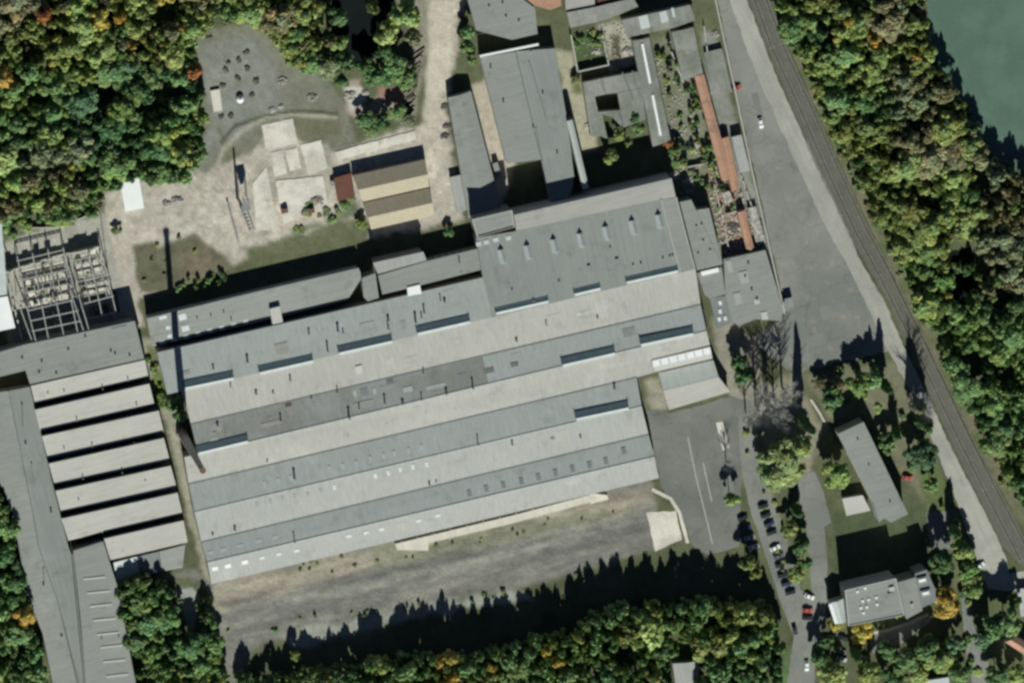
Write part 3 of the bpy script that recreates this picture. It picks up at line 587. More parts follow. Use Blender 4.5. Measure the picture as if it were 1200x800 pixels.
# ------------------------------------------------------------------ sawtooth hall
saw = thing('sawtooth_hall', 'sawtooth roofed hall with seven pale bays left of the chimney', 'factory hall', P(130, 540))
bays = [((36, 452), (170, 421.5), (174, 441.5), (41, 473)), ((41, 480), (175, 449.5), (181, 474), (47, 505)), ((49, 511), (186, 481), (192, 506), (56, 537)),
        ((57, 543), (192, 513), (199, 539), (64, 568)), ((65, 575), (200, 545.5), (207, 571), (71.5, 600)), ((72, 607.5), (208, 577), (214, 602), (80, 633)), ((122, 631), (215, 609.5), (220, 635), (129, 656))]
wb = MB()
for a, b, c, d in bays:
    hr, hv = 23, 16.5
    pts = [P(*a, hr), P(*b, hr), P(*c, hv), P(*d, hv)]; rb = MB(); rb.slab(pts, .25); obj('roof_slope', rb, M['beige'], saw)
    wb.prism([up(v_, -.26) for v_ in inset(pts, .15)], 0.0)
    gb = MB(); n = (pts[0]-pts[3]); n.z = 0; n = n.normalized()*.12
    gb.prism([up(pts[0]+n, -.3), up(pts[1]+n, -.3), up(pts[1]+n*2.2, -.3), up(pts[0]+n*2.2, -.3)], (hv-1)*S); gl = obj('north_light', gb, M['glass'], saw)
    fb = MB()
    for k in range(19):
        p = lerp(pts[0], pts[1], k/18)+n*2.6; fb.bar(up(p, -.3), Vector((p.x, p.y, (hv-.6)*S)), .1, .1)
    obj('glazing_bar', fb, M['metal'], gl)
obj('wall', wb, M['wall'], saw)
for x, y, i in ((90, 492, 1), (160, 474, 1), (75, 525, 2), (143, 553, 3), (97, 560, 3), (158, 591, 4), (92, 585, 4), (157, 518, 2), (56, 460, 0), (120, 455, 0), (150, 445, 0), (75, 458, 0), (180, 620, 6), (130, 595, 4), (170, 562, 3), (108, 522, 2)): vent(saw, x, y, 19, 2.6, .6)
hd = simple('flat_roof_range', 'flat dark grey range across the north end of the sawtooth hall', 'factory building', [(-20, 418), (28, 404), (158, 376), (169, 420), (35, 450), (30, 434), (-20, 446)], 26, 'flatgrey', thick=.4)
for x, y in ((130, 412), (135, 415), (152, 417), (49, 424), (26, 420), (66, 438), (46, 437), (100, 395), (80, 410)): vent(hd, x, y, 26, 2.2, .9)
b_ = MB(); b_.slab(PP(R(140, 386, 18, 6), 26.5), .2); obj('roof_patch', b_, M['skyld'], hd)
# glass canopy south of the sawtooth hall
gc = thing('lean_to_shed', 'lean-to shed of cloudy sheets at the south end of the sawtooth hall', 'shed', P(175, 665))
roofs(gc, [([(133, 659, 13), (160, 652, 13), (165, 675, 9), (137, 682, 9)], 'skylp'), ([(160.4, 652, 13), (186, 646, 13), (190, 669, 9), (165.4, 675, 9)], 'darkroof'), ([(186.4, 646, 13), (217, 638, 13), (214, 665, 9), (190.4, 669, 9)], 'flatgrey')], 'wall')
# long range down the left edge
lr = thing('long_west_range', 'long low grey range running down the left edge of the photo', 'factory building', P(50, 600))
roofs(lr, [([(-20, 462, 17), (10, 458, 19), (38, 600, 19), (45, 640, 19), (68, 705, 19), (95, 820, 19), (66, 820, 17), (50, 742, 17), (35, 705, 17), (25, 657, 17), (15, 600, 17), (-20, 520, 17)], 'flatgrey'),
           ([(10.5, 458, 19), (35, 453, 16), (60, 560, 16), (80, 640, 16), (85, 654, 16), (92, 720, 16), (99, 820, 16), (95.5, 820, 19), (68.5, 705, 19), (45.5, 640, 19), (38.5, 600, 19)], 'bitumen')], 'wall')
for a, b in (((26, 474), (27, 500)), ((37, 543), (40, 570)), ((51, 665), (52, 680))):
    g = MB(); g.bar(P(*a, 19.6), P(*b, 19.6), .5, .5); obj('ridge_vent', g, M['darkroof'], lr)
for x, y in ((72, 745), (51, 685), (30, 520), (60, 600)): vent(lr, x, y, 18.5, 2.6, .9)
an = thing('garage_range', 'grey flat garage range with narrow white rooflights beside the left wood', 'factory building', P(120, 720))
kerbroof(an, PP([(86, 645), (121, 634), (137, 685), (160, 805), (101, 805), (94, 720)], 24), M['wallpale'], M['flatgrey'])
for x, y in ((110.5, 677), (115.5, 693.5), (118.5, 709), (122.5, 725.5), (127, 742), (131, 757), (134, 774), (137.5, 791)):
    b_ = MB(); b_.slab(PP(R(x, y, 26, 2, -6), 24.8), .3); obj('skylight', b_, M['pale'], an)
for x, y in ((119, 748), (139, 745)): vent(an, x, y, 24, 3, .6)
g = MB(); g.bar(P(85, 648, 25), P(100, 805, 25), .6, .6); obj('parapet', g, M['darkroof'], an)
# small parts of the far left
for i, (lab, pts, h, rm) in enumerate([('bright white roof at the left edge of the photo', [(-20, 352), (9, 347), (18, 384), (-20, 392)], 16, 'white'), ('pale grey roof above the bright white one at the left edge', [(-20, 262), (2, 262), (8.5, 345), (-20, 350)], 16, 'skylp')]):
    simple('storage_shed', lab, 'shed', pts, h, rm)
# ------------------------------------------------------------------ chimney
ch = thing('factory_chimney', 'tall tapering brick chimney leaning across the west end of the hall roof', 'chimney', P(213, 507))
c0 = P(213, 507); b_ = MB(); b_.tube(c0, c0+Vector((0, 0, 172*S)), 1.9, 1.05, 18); obj('shaft', b_, M['chim'] if 'chim' in M else M['brick'], ch)
b_ = MB(); b_.tube(c0+Vector((0, 0, -.1)), c0+Vector((0, 0, 3)), 2.5, 2.3, 8); obj('plinth', b_, M['wall'], ch)
for k in range(9):
    z = (22+k*17)*S; r = 1.9-.85*z/(172*S)+.05; b_ = MB(); b_.tube(c0+Vector((0, 0, z)), c0+Vector((0, 0, z+.25)), r, r, 18); obj('iron_band', b_, M['rust'], ch)
b_ = MB(); b_.tube(c0+Vector((0, 0, 171*S)), c0+Vector((0, 0, 174*S)), 1.3, 1.35, 18); obj('crown', b_, M['rust'], ch)
# second, shorter stack by the hopper
# ------------------------------------------------------------------ ruined hall (top left)
ru = thing('ruined_hall', 'roofless ruined hall with bare walls and steel roof frames at the left edge', 'ruin', P(75, 320))
def wallrun(th, pts, h, m='wall', t=1.1, name='wall', jag=0):
    b = MB()
    for a, c in zip(pts, pts[1:]):
        A, B = P(*a), P(*c); d = (B-A); L_ = d.length; d.normalize(); s = Vector((-d.y, d.x, 0))*t*S/2; n = max(1, int(L_/2.2)) if jag else 1
        for k in range(n):
            p0 = A+d*L_*k/n; p1 = A+d*L_*(k+1)/n; hh = (h-random.uniform(0, jag))*S
            b.prism([up(p0-s, hh), up(p1-s, hh), up(p1+s, hh), up(p0+s, hh)], 0.0)
    return obj(name, b, M[m], th)
wallrun(ru, [(7, 316), (60, 300), (115, 287)], 15, 'wallpale', 1.6, jag=8)
wallrun(ru, [(115, 287), (122, 320), (133, 368), (139, 392)], 8, 'wallpale', 1.4, jag=6)
wallrun(ru, [(7, 316), (16, 360), (27, 404)], 12, 'wallpale', 1.6, jag=8)
wallrun(ru, [(73, 297), (82, 345), (95, 398)], 6, 'wallpale', 1.4, jag=5)
def lattice(th, a, b, h, dep=2.2):
    A, B = P(*a, h), P(*b, h); f = MB(); f.bar(A, B, .36, .3); A2, B2 = up(A, -dep*S), up(B, -dep*S); f.bar(A2, B2, .22, .22)
    n = max(4, int((B-A).length/1.8))
    for k in range(n): f.bar(lerp(A, B, k/n), lerp(A2, B2, (k+1)/n), .12, .12)
    for t in (0, .5, 1): p = lerp(A2, B2, t); f.bar(p, Vector((p.x, p.y, 0)), .25, .25)
    return obj('steel_truss', f, M['steel'], th)
for a, b in (((33, 364), (84, 352)), ((36, 376), (92, 364)), ((38, 388), (95, 376)), ((41, 399), (100, 387))): lattice(ru, a, b, 24, 2)
for a, b in (((30, 352), (83, 341)), ((27, 336), (80, 325)), ((23, 320), (76, 309))): lattice(ru, a, b, 8, 1.5)
for a, b in (((31, 358), (42, 400)), ((49, 358), (57, 398)), ((66, 354), (75, 394)), ((83, 350), (91, 390)), ((92, 346), (104, 386)), ((8, 318), (37, 398)), ((82, 340), (98, 388))): lattice(ru, a, b, 24.5, 1.5)
for a, b in (((20, 306), (74, 293)), ((25, 328), (79, 316)), ((29, 344), (83, 332)), ((86, 306), (118, 298)), ((92, 330), (126, 322)), ((98, 356), (133, 347)), ((102, 374), (137, 366))): lattice(ru, a, b, 15, 2)
for a, b in (((20, 300), (33, 364)), ((38, 297), (49, 358)), ((56, 292), (66, 354)), ((74, 290), (84, 350)), ((104, 296), (120, 372)), ((118, 292), (136, 366))): lattice(ru, a, b, 15.5, 1.5)
for a, b in (((76, 300), (90, 348)), ((82, 318), (90, 350))): lattice(ru, a, b, 12, 1.5)
for k in range(6): lattice(ru, (28+k*9.5, 326-k*2), (35+k*9.5, 358-k*2), 4, 1.0)
for k in range(5): lattice(ru, (88+k*2.5, 312+k*12), (119+k*3, 305+k*12), 5, 1.0)
for k in range(3): lattice(ru, (94+k*10, 305-k*2.5), (110+k*10, 372-k*2.5), 5, 1.0)
fl = MB(); fl.face([Vector((p.x, p.y, .10)) for p in PP([(22, 318), (74, 306), (86, 350), (30, 362)][::-1], 0)]); obj('floor_slab', fl, M['concrete'], ru)
fl = MB(); fl.face([Vector((p.x, p.y, .10)) for p in PP([(31, 364), (84, 352), (93, 388), (40, 400)][::-1], 0)]); obj('sunken_floor', fl, M['oldroof'], ru)
fl = MB(); fl.face([Vector((p.x, p.y, .10)) for p in PP([(85, 305), (115, 290), (121, 316), (92, 322)][::-1], 0)]); obj('floor_slab', fl, M['concrete'], ru)
fl = MB(); fl.face([Vector((p.x, p.y, .10)) for p in PP([(97, 325), (128, 318), (133, 338), (104, 345)][::-1], 0)]); obj('floor_slab', fl, M['cream'], ru)
fl = MB(); fl.face([Vector((p.x, p.y, .10)) for p in PP([(103, 347), (136, 340), (141, 366), (106, 372)][::-1], 0)]); obj('floor_slab', fl, M['pit'], ru)
wallrun(ru, [(13, 276), (30, 266), (60, 266), (115, 248)], 6, 'wallpale', 1.2, jag=4)
wallrun(ru, [(116, 240), (124, 300), (131, 345)], 8, 'metal', .8, jag=3)
# ------------------------------------------------------------------ north yard buildings
r = gable('twin_pitch_shed', 'olive and tan sheet-roofed shed of two pitches, the northern bay', 'shed', [(413, 206), (498, 187)], [(425, 236.5), (503, 219)], 11, 17.6, 'tan', group='twin pitch shed bays')
r = gable('twin_pitch_shed', 'olive and tan sheet-roofed shed of two pitches, the southern bay next to the hall', 'shed', [(425, 238), (503, 220.5)], [(435, 269), (509, 252)], 11, 17.6, 'tan', group='twin pitch shed bays')
simple('brick_shed', 'small dark red roofed shed beside the tan twin-pitch shed', 'shed', [(391, 209), (412, 203), (416, 230), (396, 236)], 8, 'redroof', 'brick')
simple('white_shed', 'white square shed at the edge of the north-west wood', 'shed', [(140, 212), (163, 208), (169, 244), (147, 248)], 5, 'white', 'wallpale')
r, _, _ = gable('long_gabled_building', 'long narrow grey gabled building beside the dirt track', 'factory building', [(525, 115), (549, 256)], [(552, 107), (588, 246)], 13, 16, 'roof_b', mats=('flatgrey', 'flatgrey'))
simple('side_lean_to', 'pale grey lean-to on the west side of the long gabled building', 'shed', [(527, 208), (540, 205), (552, 244), (536, 250)], 7, 'roof')
simple('east_lean_to', 'small dark lean-to on the east side of the long gabled building', 'shed', [(577, 192), (583, 190), (588, 206), (582, 209)], 7, 'flatgrey')
bg = thing('large_flat_building', 'large grey flat roofed building north of the workshop block', 'factory building', P(615, 130))
kerbroof(bg, PP([(563, 68), (604, 61), (634, 187), (594, 192)], 17), M['wallpale'], M['flatgrey']); 
b_ = MB(); b_.slab(PP([(604.5, 60.5), (650, 57), (664, 137), (673, 208), (668, 232), (645, 236), (634.5, 187)], 17.4), .3); obj('roof', b_, M['bitumen'], bg)
b_ = MB(); b_.prism([up(p, -.32) for p in inset(PP([(605, 61), (650, 57), (664, 137), (673, 208), (668, 232), (645, 236), (635, 187)], 17.4), .2)], 0.0); obj('wall', b_, M['wall'], bg)
for x, y in ((622, 60), (575, 80), (625, 150), (636, 110), (590, 120), (653, 180)): vent(bg, x, y, 17.4, 3, .8)
for a, b in (((620, 72), (640, 140)), ((628, 150), (636, 190))):
    g = MB(); g.bar(P(*a, 18), P(*b, 18), .45, .3); obj('roof_seam', g, M['darkroof'], bg)
pa = MB(); pa.bar(P(562, 66, 18), P(631, 52, 18), .9, 1.0); obj('parapet', pa, M['white'], bg)
r, _, _ = gable('covered_conveyor', 'thin gabled covered walkway pointing at the workshop block', 'walkway', [(664, 142), (683, 222)], [(671, 140), (690, 220)], 22, 24, 'roof_b')
tp = simple('top_edge_building', 'grey roofed building cut by the top edge of the photo', 'factory building', [(544, -15), (594, -15), (627, 10), (630, 40), (600, 47), (558, 36)], 16, 'flatgrey')
for x, y in ((573, 8), (589, 4), (593, 20), (608, 25)): vent(tp, x, y, 16, 2, .9)
simple('orange_roof_house', 'orange tiled roof at the top edge above the black yard', 'house', [(608, -15), (655, -15), (658, 7), (645, 12), (620, 5)], 14, 'tile', 'brick')
simple('top_brown_shed', 'reddish brown roof at the top edge of the photo', 'shed', [(699, -15), (740, -15), (742, 3), (700, 8)], 9, 'redroof', 'brick')
simple('top_pale_shed', 'pale roof between the orange and brown roofs at the top edge', 'shed', [(661, -15), (697, -15), (697, 8), (663, 13)], 10, 'beige')
simple('courtyard_range', 'dark grey roof range along the north side of the walled green court', 'factory building', [(664, 15), (700, 8), (742, -2), (748, 8), (710, 24), (668, 33)], 12, 'oldroof')
nb = simple('sheet_roof_shed', 'blue grey sheet roof shed with pale rooflights near the top right of the works', 'shed', [(728, 24), (809, 6), (815, 24), (790, 33), (736, 44)], 13, 'oldroof')
for x, y, w_, l_ in ((755, 26, 11, 15), (778, 20, 9, 13), (789, 15, 3, 11)):
    b_ = MB(); b_.slab(PP(R(x, y, w_, l_), 13.9), .3); obj('skylight', b_, M['skylp'], nb)
r, _, _ = gable('dark_gabled_shed', 'dark grey gabled shed at the head of the orange tiled strip', 'shed', [(787, 38), (800, 94)], [(813, 32), (824, 86)], 13, 15, 'oldroof')
wc = thing('courtyard_wall', 'low pale wall round the dark overgrown court', 'wall', P(690, 60)); wallrun(wc, [(668, 40), (676, 83), (712, 75)], 7, 'wallpale', 1.5); wallrun(wc, [(712, 75), (705, 40)], 9, 'wallpale', 1.3, name='inner_wall', jag=3)
fr = thing('flat_workshop', 'flat grey workshop with a square black light well', 'factory building', P(720, 130))
roofs(fr, [([(x_, y_, 12) for x_, y_ in q_], 'oldroof') for q_ in ([(683, 97), (706, 92), (710, 110), (697, 113), (700.5, 131), (706, 134), (712, 163), (704, 160), (692, 160)], [(706.5, 92), (748, 84), (752, 103), (723.5, 109), (710.5, 110)], [(723.8, 109.4), (752, 103.4), (757, 140), (730, 150), (727, 129)], [(701, 131.4), (726.6, 129), (729.6, 150), (718, 138), (706, 134)],)], 'wall', th_=.3)
for a, b in (((703, 92), (708, 108)), ((729, 85), (742, 118)), ((741, 83), (751, 122)), ((723, 130), (731, 148))):
    g = MB(); g.bar(P(*a, 12.8), P(*b, 12.8), .4, .3); obj('roof_seam', g, M['darkroof'], fr)
r, r0, r1 = gable('long_rooflight_shed', 'long narrow shed with two white ridge rooflights', 'shed', [(741, 48), (765, 172)], [(761, 44), (786, 164)], 14, 17, 'oldroof')
for t0, t1 in ((.04, .42), (.53, .92)):
    g = MB(); g.bar(up(lerp(r0, r1, t0), .15), up(lerp(r0, r1, t1), .15), .95, .4); obj('ridge_rooflight', g, M['white'], r)
# orange strips and the sheds along the boundary wall
r, _, _ = gable('orange_tiled_shed', 'longest and northernmost orange tiled strip roof of the ruined sheds', 'shed', [(814, 90), (846, 212)], [(825, 87), (858, 209)], 11, 13, 'tile', 'brick', group='orange tiled sheds')
r, _, _ = gable('orange_tiled_shed', 'short orange tiled strip roof beside the longest one', 'shed', [(843, 163), (858, 224)], [(854, 160), (867, 221)], 9, 11, 'tile', 'brick', group='orange tiled sheds')
r, _, _ = gable('orange_tiled_shed', 'southernmost orange tiled strip roof near the grey yard roof', 'shed', [(864, 249), (875, 294)], [(873, 246), (884, 292)], 9, 11, 'tile', 'brick', group='orange tiled sheds')
simple('boundary_shed', 'pale flat shed between the orange roofs and the boundary wall', 'shed', [(857, 161), (869, 158), (879, 200), (867, 203)], 9, 'roof')
simple('boundary_shed', 'dark ruined flat shed north of the pale one by the boundary wall', 'shed', [(825, 62), (846, 57), (858, 108), (833, 112)], 5, 'oldroof')
simple('ruined_shed', 'pinkish ruined shed roof beside the southern orange strip', 'ruin', [(876, 244), (886, 242), (897, 284), (887, 288)], 6, 'rubble')
simple('ruined_shed', 'small ruined shed in the burnt yard below the long orange strip', 'ruin', [(846, 226), (855, 224), (860, 236), (850, 239)], 6, 'rubble')
sp = thing('yard_building', 'flat grey yard building with a slanting end beside the asphalt yard', 'factory building', P(880, 340))
kerbroof(sp, PP([(848, 304), (897, 293), (918, 362), (916, 376), (885, 374), (866, 382), (858, 377), (850, 345)], 13), M['wallpale'], M['flatgrey'])
for x, y, w_, l_ in ((855, 312, 6, 14), (865, 350, 8, 14), (887, 353, 6, 6), (896, 370, 7, 9), (872, 325, 10, 14)): 
    b_ = MB(); b_.slab(PP(R(x, y, w_, l_), 13.7), .2); obj('roof_patch', b_, M['pale' if w_ == 6 and l_ < 9 or w_ == 7 else 'roof'], sp)
for x, y in ((877, 309), (873, 324), (887, 351), (881, 340)): vent(sp, x, y, 13, 2.5, .9)
bp = simple('sunken_shed', 'dark low shed with pale rooflights next to the yard building', 'shed', [(832, 350), (854, 346), (859, 377), (840, 386)], 6, 'darkroof')
for x, y in ((844, 355), (844, 365), (843, 374), (850, 373)): 
    b_ = MB(); b_.slab(PP(R(x, y, 3.6, 5), 6.8), .25); obj('skylight', b_, M['skyl'], bp)
bw = thing('boundary_wall', 'long pale boundary wall between the works and the asphalt yard', 'wall', P(870, 160)); wallrun(bw, [(834, -15), (848, 50), (860, 105), (880, 200), (899, 283), (918, 366)], 9, 'wallpale', 1.5)
# ------------------------------------------------------------------ offices in the south-east
of = thing('office_slab', 'long grey flat roofed office slab standing among trees', 'office building', P(1020, 555))
pts = PP([(982, 508), (1012, 494), (1064, 602), (1044, 612), (1036, 607), (1030, 612), (1024, 590)], 27)
kerbroof(of, pts, M['wallpale'], M['flatgrey'], thick=.4)
A, B = P(982, 508, 27), P(1024, 590, 27); windows(of, A, B, 5.6, 7.4, 16); windows(of, A, B, 1.6, 3.6, 16); windows(of, pts[1], pts[0], 5.6, 7.4, 5)
for x, y in ((1043, 588), (1005, 515), (1018, 545)): vent(of, x, y, 27, 2, .7)
simple('office_entrance_block', 'small pale flat roof block attached to the office slab', 'office building', [(987, 584), (1011, 580), (1020, 598), (992, 604)], 10, 'pale', 'wallpale')
of2 = thing('skylit_office', 'flat roofed office with a field of small white skylights by the dark lawn', 'office building', P(1025, 705))
pts = PP([(990, 691), (1050, 677), (1060, 720), (994, 733)], 39); kerbroof(of2, pts, M['wallpale'], M['flatgrey'], thick=.4, parapet=.3)
windows(of2, pts[1], pts[0], 8.6, 10.6, 10); windows(of2, pts[1], pts[0], 5.0, 7.0, 10); windows(of2, pts[1], pts[0], 1.4, 3.4, 10)
for x, y in ((1005, 693), (1014, 689), (1011, 704), (1018, 702.5), (1027, 700), (1009, 712), (1016, 711), (1028, 708), (1012, 718)): 
    b_ = MB(); b_.prism(PP(R(x, y, 2.6, 2.6), 40.2), 38.9*S); obj('skylight', b_, M['white'], of2)
for x, y in ((1045, 690), (1044, 697)): b_ = MB(); b_.prism(PP(R(x, y, 6, 5), 41), 38.9*S); obj('roof_cabin', b_, M['metal' if y > 692 else 'pale'], of2)
o3 = simple('office_wing', 'lower brownish flat wing on the east side of the skylit office', 'office building', [(1052, 682), (1073, 676), (1081, 715), (1062, 725)], 34, 'flatgrey')
b_ = MB(); b_.prism(PP(R(1069, 709, 3, 4), 36), 33.8*S); obj('roof_cabin', b_, M['tan'], o3)
o4 = simple('office_end_block', 'grey end block with two white roof boxes beside the orange tree', 'office building', [(1072, 672), (1086, 667), (1096, 690), (1097, 704), (1080, 712)], 35, 'darkroof')
for x, y in ((1081, 680), (1085, 695)): b_ = MB(); b_.prism(PP(R(x, y, 12, 8), 37.5), 34.8*S); u_ = obj('roof_cabin', b_, M['flatgrey'], o4); g = MB(); g.slab(PP(R(x, y-.3, 8, 3.4), 38.4), .25); obj('lid', g, M['white'], u_)
o5, _, _ = gable('glazed_porch', 'bluish white gabled porch at the west end of the skylit office', 'office building', [(972, 706), (980, 731)], [(988, 701), (994, 727)], 18, 22, 'skylp', 'wallpale')
g = MB(); g.bar(P(972.5, 707, 19), P(980, 730, 19), 1.3, .4); obj('verge', g, M['white'], o5)
# houses at the edges
r, _, _ = gable('tiled_house', 'orange tiled house at the lower right edge of the photo', 'house', [(1178, 752), (1210, 773)], [(1190, 745), (1215, 760)], 16, 20, 'tile', 'wallpale')
simple('garden_shed', 'small pale roof at the bottom edge among the right-hand trees', 'shed', [(1085, 797), (1112, 793), (1114, 810), (1086, 812)], 10, 'skylp')
r, _, _ = gable('woodland_house', 'pale roofed house at the bottom edge half hidden in the south wood', 'house', [(788, 777), (793, 812)], [(819, 774), (820, 812)], 14, 17, 'roof')
simple('track_hut', 'grey hut at the right edge beside the level crossing', 'hut', [(1192, 690), (1212, 688), (1212, 722), (1196, 722)], 8, 'roof_b')
# ------------------------------------------------------------------ concrete plant and yard clutter
hp = thing('batching_hopper', 'grey steel hopper with ladder and rails standing in the pale north yard', 'hopper', P(283, 240))
b_ = MB()
for x, y in ((279, 231), (288, 229), (290, 240), (281, 242)): p = P(x, y); b_.bar(p, up(p, 9), .25, .25)
obj('frame', b_, M['steel'], hp)
b_ = MB(); b_.prism(PP(R(284.5, 235.5, 9, 10), 0), 0) if 0 else None
t_ = [up(p, 9.5) for p in PP(R(284.5, 235.5, 10, 11), 0)]; lo_ = [up(p, 5.5) for p in PP(R(284.5, 235.5, 4, 4), 0)]; b_.prism(t_, lo_); obj('bin', b_, M['metal'], hp)
b_ = MB(); b_.tube(P(278, 232), up(P(278, 232), 15), .5, .4, 8); obj('pipe', b_, M['metal'], hp)
b_ = MB()
for k in range(8): a = P(281+k*1.6, 246+k*4, 4); b_.bar(a, P(286+k*1.6, 245+k*4, 4), .2, .2)
b_.bar(P(281, 243, 4), P(294, 276, 4), .25, .3); b_.bar(P(286, 241, 6), P(299, 275, 4), .25, .3); obj('conveyor', b_, M['steel'], hp)
tr = thing('retaining_wall', 'low dark retaining wall beside the hopper', 'wall', P(272, 255)); wallrun(tr, [(266, 235), (272, 258), (279, 283)], 3, 'metal', 1.6)
pads = [([(306, 147), (343, 139), (349, 168), (312, 176)], 'large pale concrete slab north of the small pads'), ([(316, 179), (330, 176), (336, 203), (322, 207)], 'left small pale concrete slab'),
        ([(334, 176), (348, 173), (353, 197), (340, 201)], 'middle small pale concrete slab'), ([(352, 170), (376, 164), (384, 197), (362, 206)], 'right broken concrete slab'),
        ([(296, 215), (312, 195), (322, 250), (325, 268), (300, 270)], 'long pale slab beside the hopper'), ([(323, 212), (378, 206), (385, 245), (332, 262)], 'broad worn concrete slab in the north yard'), ([(392, 178), (486, 153), (488, 163), (396, 188)], 'pale strip slab behind the twin pitch shed')]
for k, (q, lab) in enumerate(pads):
    b_ = MB(); b_.prism([up(Vector((p.x, p.y, 0)), .14+.02*k) for p in PP(ragged(q, 5, .5), 0)], 0.0); o = obj('concrete_slab', b_, M['concrete'], None); tag(o, lab, 'slab', 'concrete slabs in the north yard')
def blob_heap(name, label, x, y, r, m='rubble', n=34, cat='heap', grp=None):
    b = MB()
    for k in range(n):
        a = random.uniform(0, 6.28); d = r*.8*math.sqrt(random.random()); p = P(x+math.cos(a)*d, y+math.sin(a)*d*.7); p.z = max(0, (1-d/r))*r*.2*S; b.stone(p, random.uniform(.5, 1.1)*r*.2*S+.16)
    o = obj(name, b, M[m]); return tag(o, label, cat, grp)
heaps = [(331, 95, 7, 'pale rubble heap in the upper yard clearing'), (366, 114, 7, 'pale rubble heap near the bush at the yard edge'), (319, 129, 5, 'small pale rubble heap by the curved path'), (329, 125, 4, 'small bright rubble heap right of another by the curved path'),
         (410, 112, 8, 'white rubble heap beside the dark bush'), (428, 109, 5, 'white rubble heap by the red brick spill'), (208, 235, 8, 'debris row heap east of the white shed'), (195, 238, 6, 'small debris heap near the white shed'), (372, 235, 9, 'brushwood heap in the north yard'),
         (790, 205, 9, 'rubble heap between the court and the sheds'), (812, 170, 8, 'rubble heap in the overgrown yard left of the orange strip'), (806, 212, 7, 'rubble heap near the workshop block corner'), (858, 265, 8, 'rubble heap in the burnt shed yard'),
         (892, 262, 7, 'burnt rubble by the boundary wall'), (848, 285, 7, 'rubble heap left of the southern orange strip'), (700, 60, 6, 'rubble spill beside the walled court'), (735, 60, 7, 'rubble spill left of the rooflight shed'), (690, 148, 6, 'pale rubble along the flat workshop'), (838, 40, 6, 'rubble by the boundary wall near the top')]
for x, y, r_, lab in heaps: blob_heap('rubble_heap', lab, x, y, r_, 'timber' if 'brush' in lab else ('pit' if 'burnt' in lab else 'rubble'), grp='rubble heaps')
bs_ = [(251, 115, 5, 28, 'pale long pile'), ]
o = MB(); o.prism([up(Vector((p.x, p.y, 0)), 1.0) for p in PP([(246, 106), (257, 104), (260, 129), (250, 131)], 0)], 0.0); tag(obj('cream_container', o, M['cream']), 'cream flat container at the edge of the north-west wood', 'container')
o = MB(); p = P(281, 116); o.tube(p, up(p, 1.4), 1.6, 1.5, 10); o.tube(up(p, 1.4), up(p, 2.2), 1.5, .3, 10); tag(obj('water_tank', o, M['white']), 'round white tank in the upper clearing', 'tank')
sto = [(x, y) for x, y in ((267, 74), (281, 71), (265, 82), (279, 92), (262, 101), (290, 80), (295, 112), (259, 136), (271, 136), (245, 46), (300, 95), (288, 62))]
for k, (x, y) in enumerate(sto):
    o = MB()
    for j in range(5): o.stone(P(x+random.uniform(-2, 2), y+random.uniform(-2, 2)), random.uniform(.6, 1.2))
    tag(obj('boulder_pile', o, M['pit']), 'dark boulder pile in the upper clearing', 'boulders', 'dark boulder piles scattered over the upper clearing')
for k in range(13):
    x = 489-k*1.1+random.uniform(-1, 1); y = 62+k*6.2; o = MB()
    for j in range(4):
        a = P(x-7+j*.5, y+5+j*1.2); b = P(x+7+random.uniform(-2, 2), y-5+j*1.2+random.uniform(-1, 1)); o.bar(up(a, .35), up(b, .35), .7, .7)
    tag(obj('timber_stack', o, M['timber']), 'grey timber stack lying slantwise along the dirt track', 'timber stack', 'timber stacks along the dirt track')
for x, y, lab in ((522, 125, 'brushwood beside the head of the long gabled building'), (524, 148, 'dark heap between dirt track and long gabled building'), (521, 160, 'small dark heap between dirt track and long gabled building')):
    blob_heap('earth_heap', lab, x, y, 6, 'pit', 20, grp='earth heaps')
for x, y, lab in ((391, 213.5, 'small grey crate stack left of the red roofed shed'), (333, 246, 'lone dark crate in the pale north yard'), (364, 246, 'dark crate beside the brushwood heap')):
    o = MB(); o.prism([up(Vector((p.x, p.y, 0)), 1.6) for p in PP(R(x, y, 8, 6), 0)], 0.0); o.prism([up(Vector((p.x, p.y, 0)), 2.1) for p in PP(R(x+1, y, 4, 5), 0)], 1.6); tag(obj('crate', o, M['metal'] if x > 380 else M['rust']), lab, 'crate')
# ruined yard partitions
for k, (pts, h, lab) in enumerate([([(836, 215), (845, 250), (853, 290)], 7, 'broken wall stub left of the burnt yard'), ([(868, 225), (876, 262)], 6, 'broken wall between the orange strips'), ([(826, 120), (840, 205)], 7, 'broken wall along the long orange strip'), ([(868, 205), (896, 288)], 5, 'broken low wall near the boundary wall'),
                              ([(805, 195), (830, 190)], 6, 'short broken wall north of the east annex'), ([(786, 60), (800, 96)], 8, 'pale broken wall beside the dark gabled shed'), ([(850, 250), (870, 245)], 6, 'short cross wall in the burnt yard'), ([(824, 30), (828, 60)], 6, 'short wall near the top of the boundary')]):
    t_ = thing('broken_wall', lab, 'wall', P(*pts[0]), 'broken walls of the ruined sheds'); wallrun(t_, pts, h, 'wallpale', 1.2, jag=3)
# lamp posts / small poles in the yards
for x, y, lab in ((924, 345, 'small dark kiosk beside the yard building'), (916, 350, 'small dark kiosk touching the yard building')):
    o = MB(); o.prism([up(Vector((p.x, p.y, 0)), 2.6) for p in PP(R(x-1, y+8, 8, 10), 0)], 0.0); o.slab([up(Vector((p.x, p.y, 0)), 2.85) for p in PP(R(x-1, y+8, 9, 11), 0)], .2); tag(obj('kiosk', o, M['metal']), lab, 'kiosk')
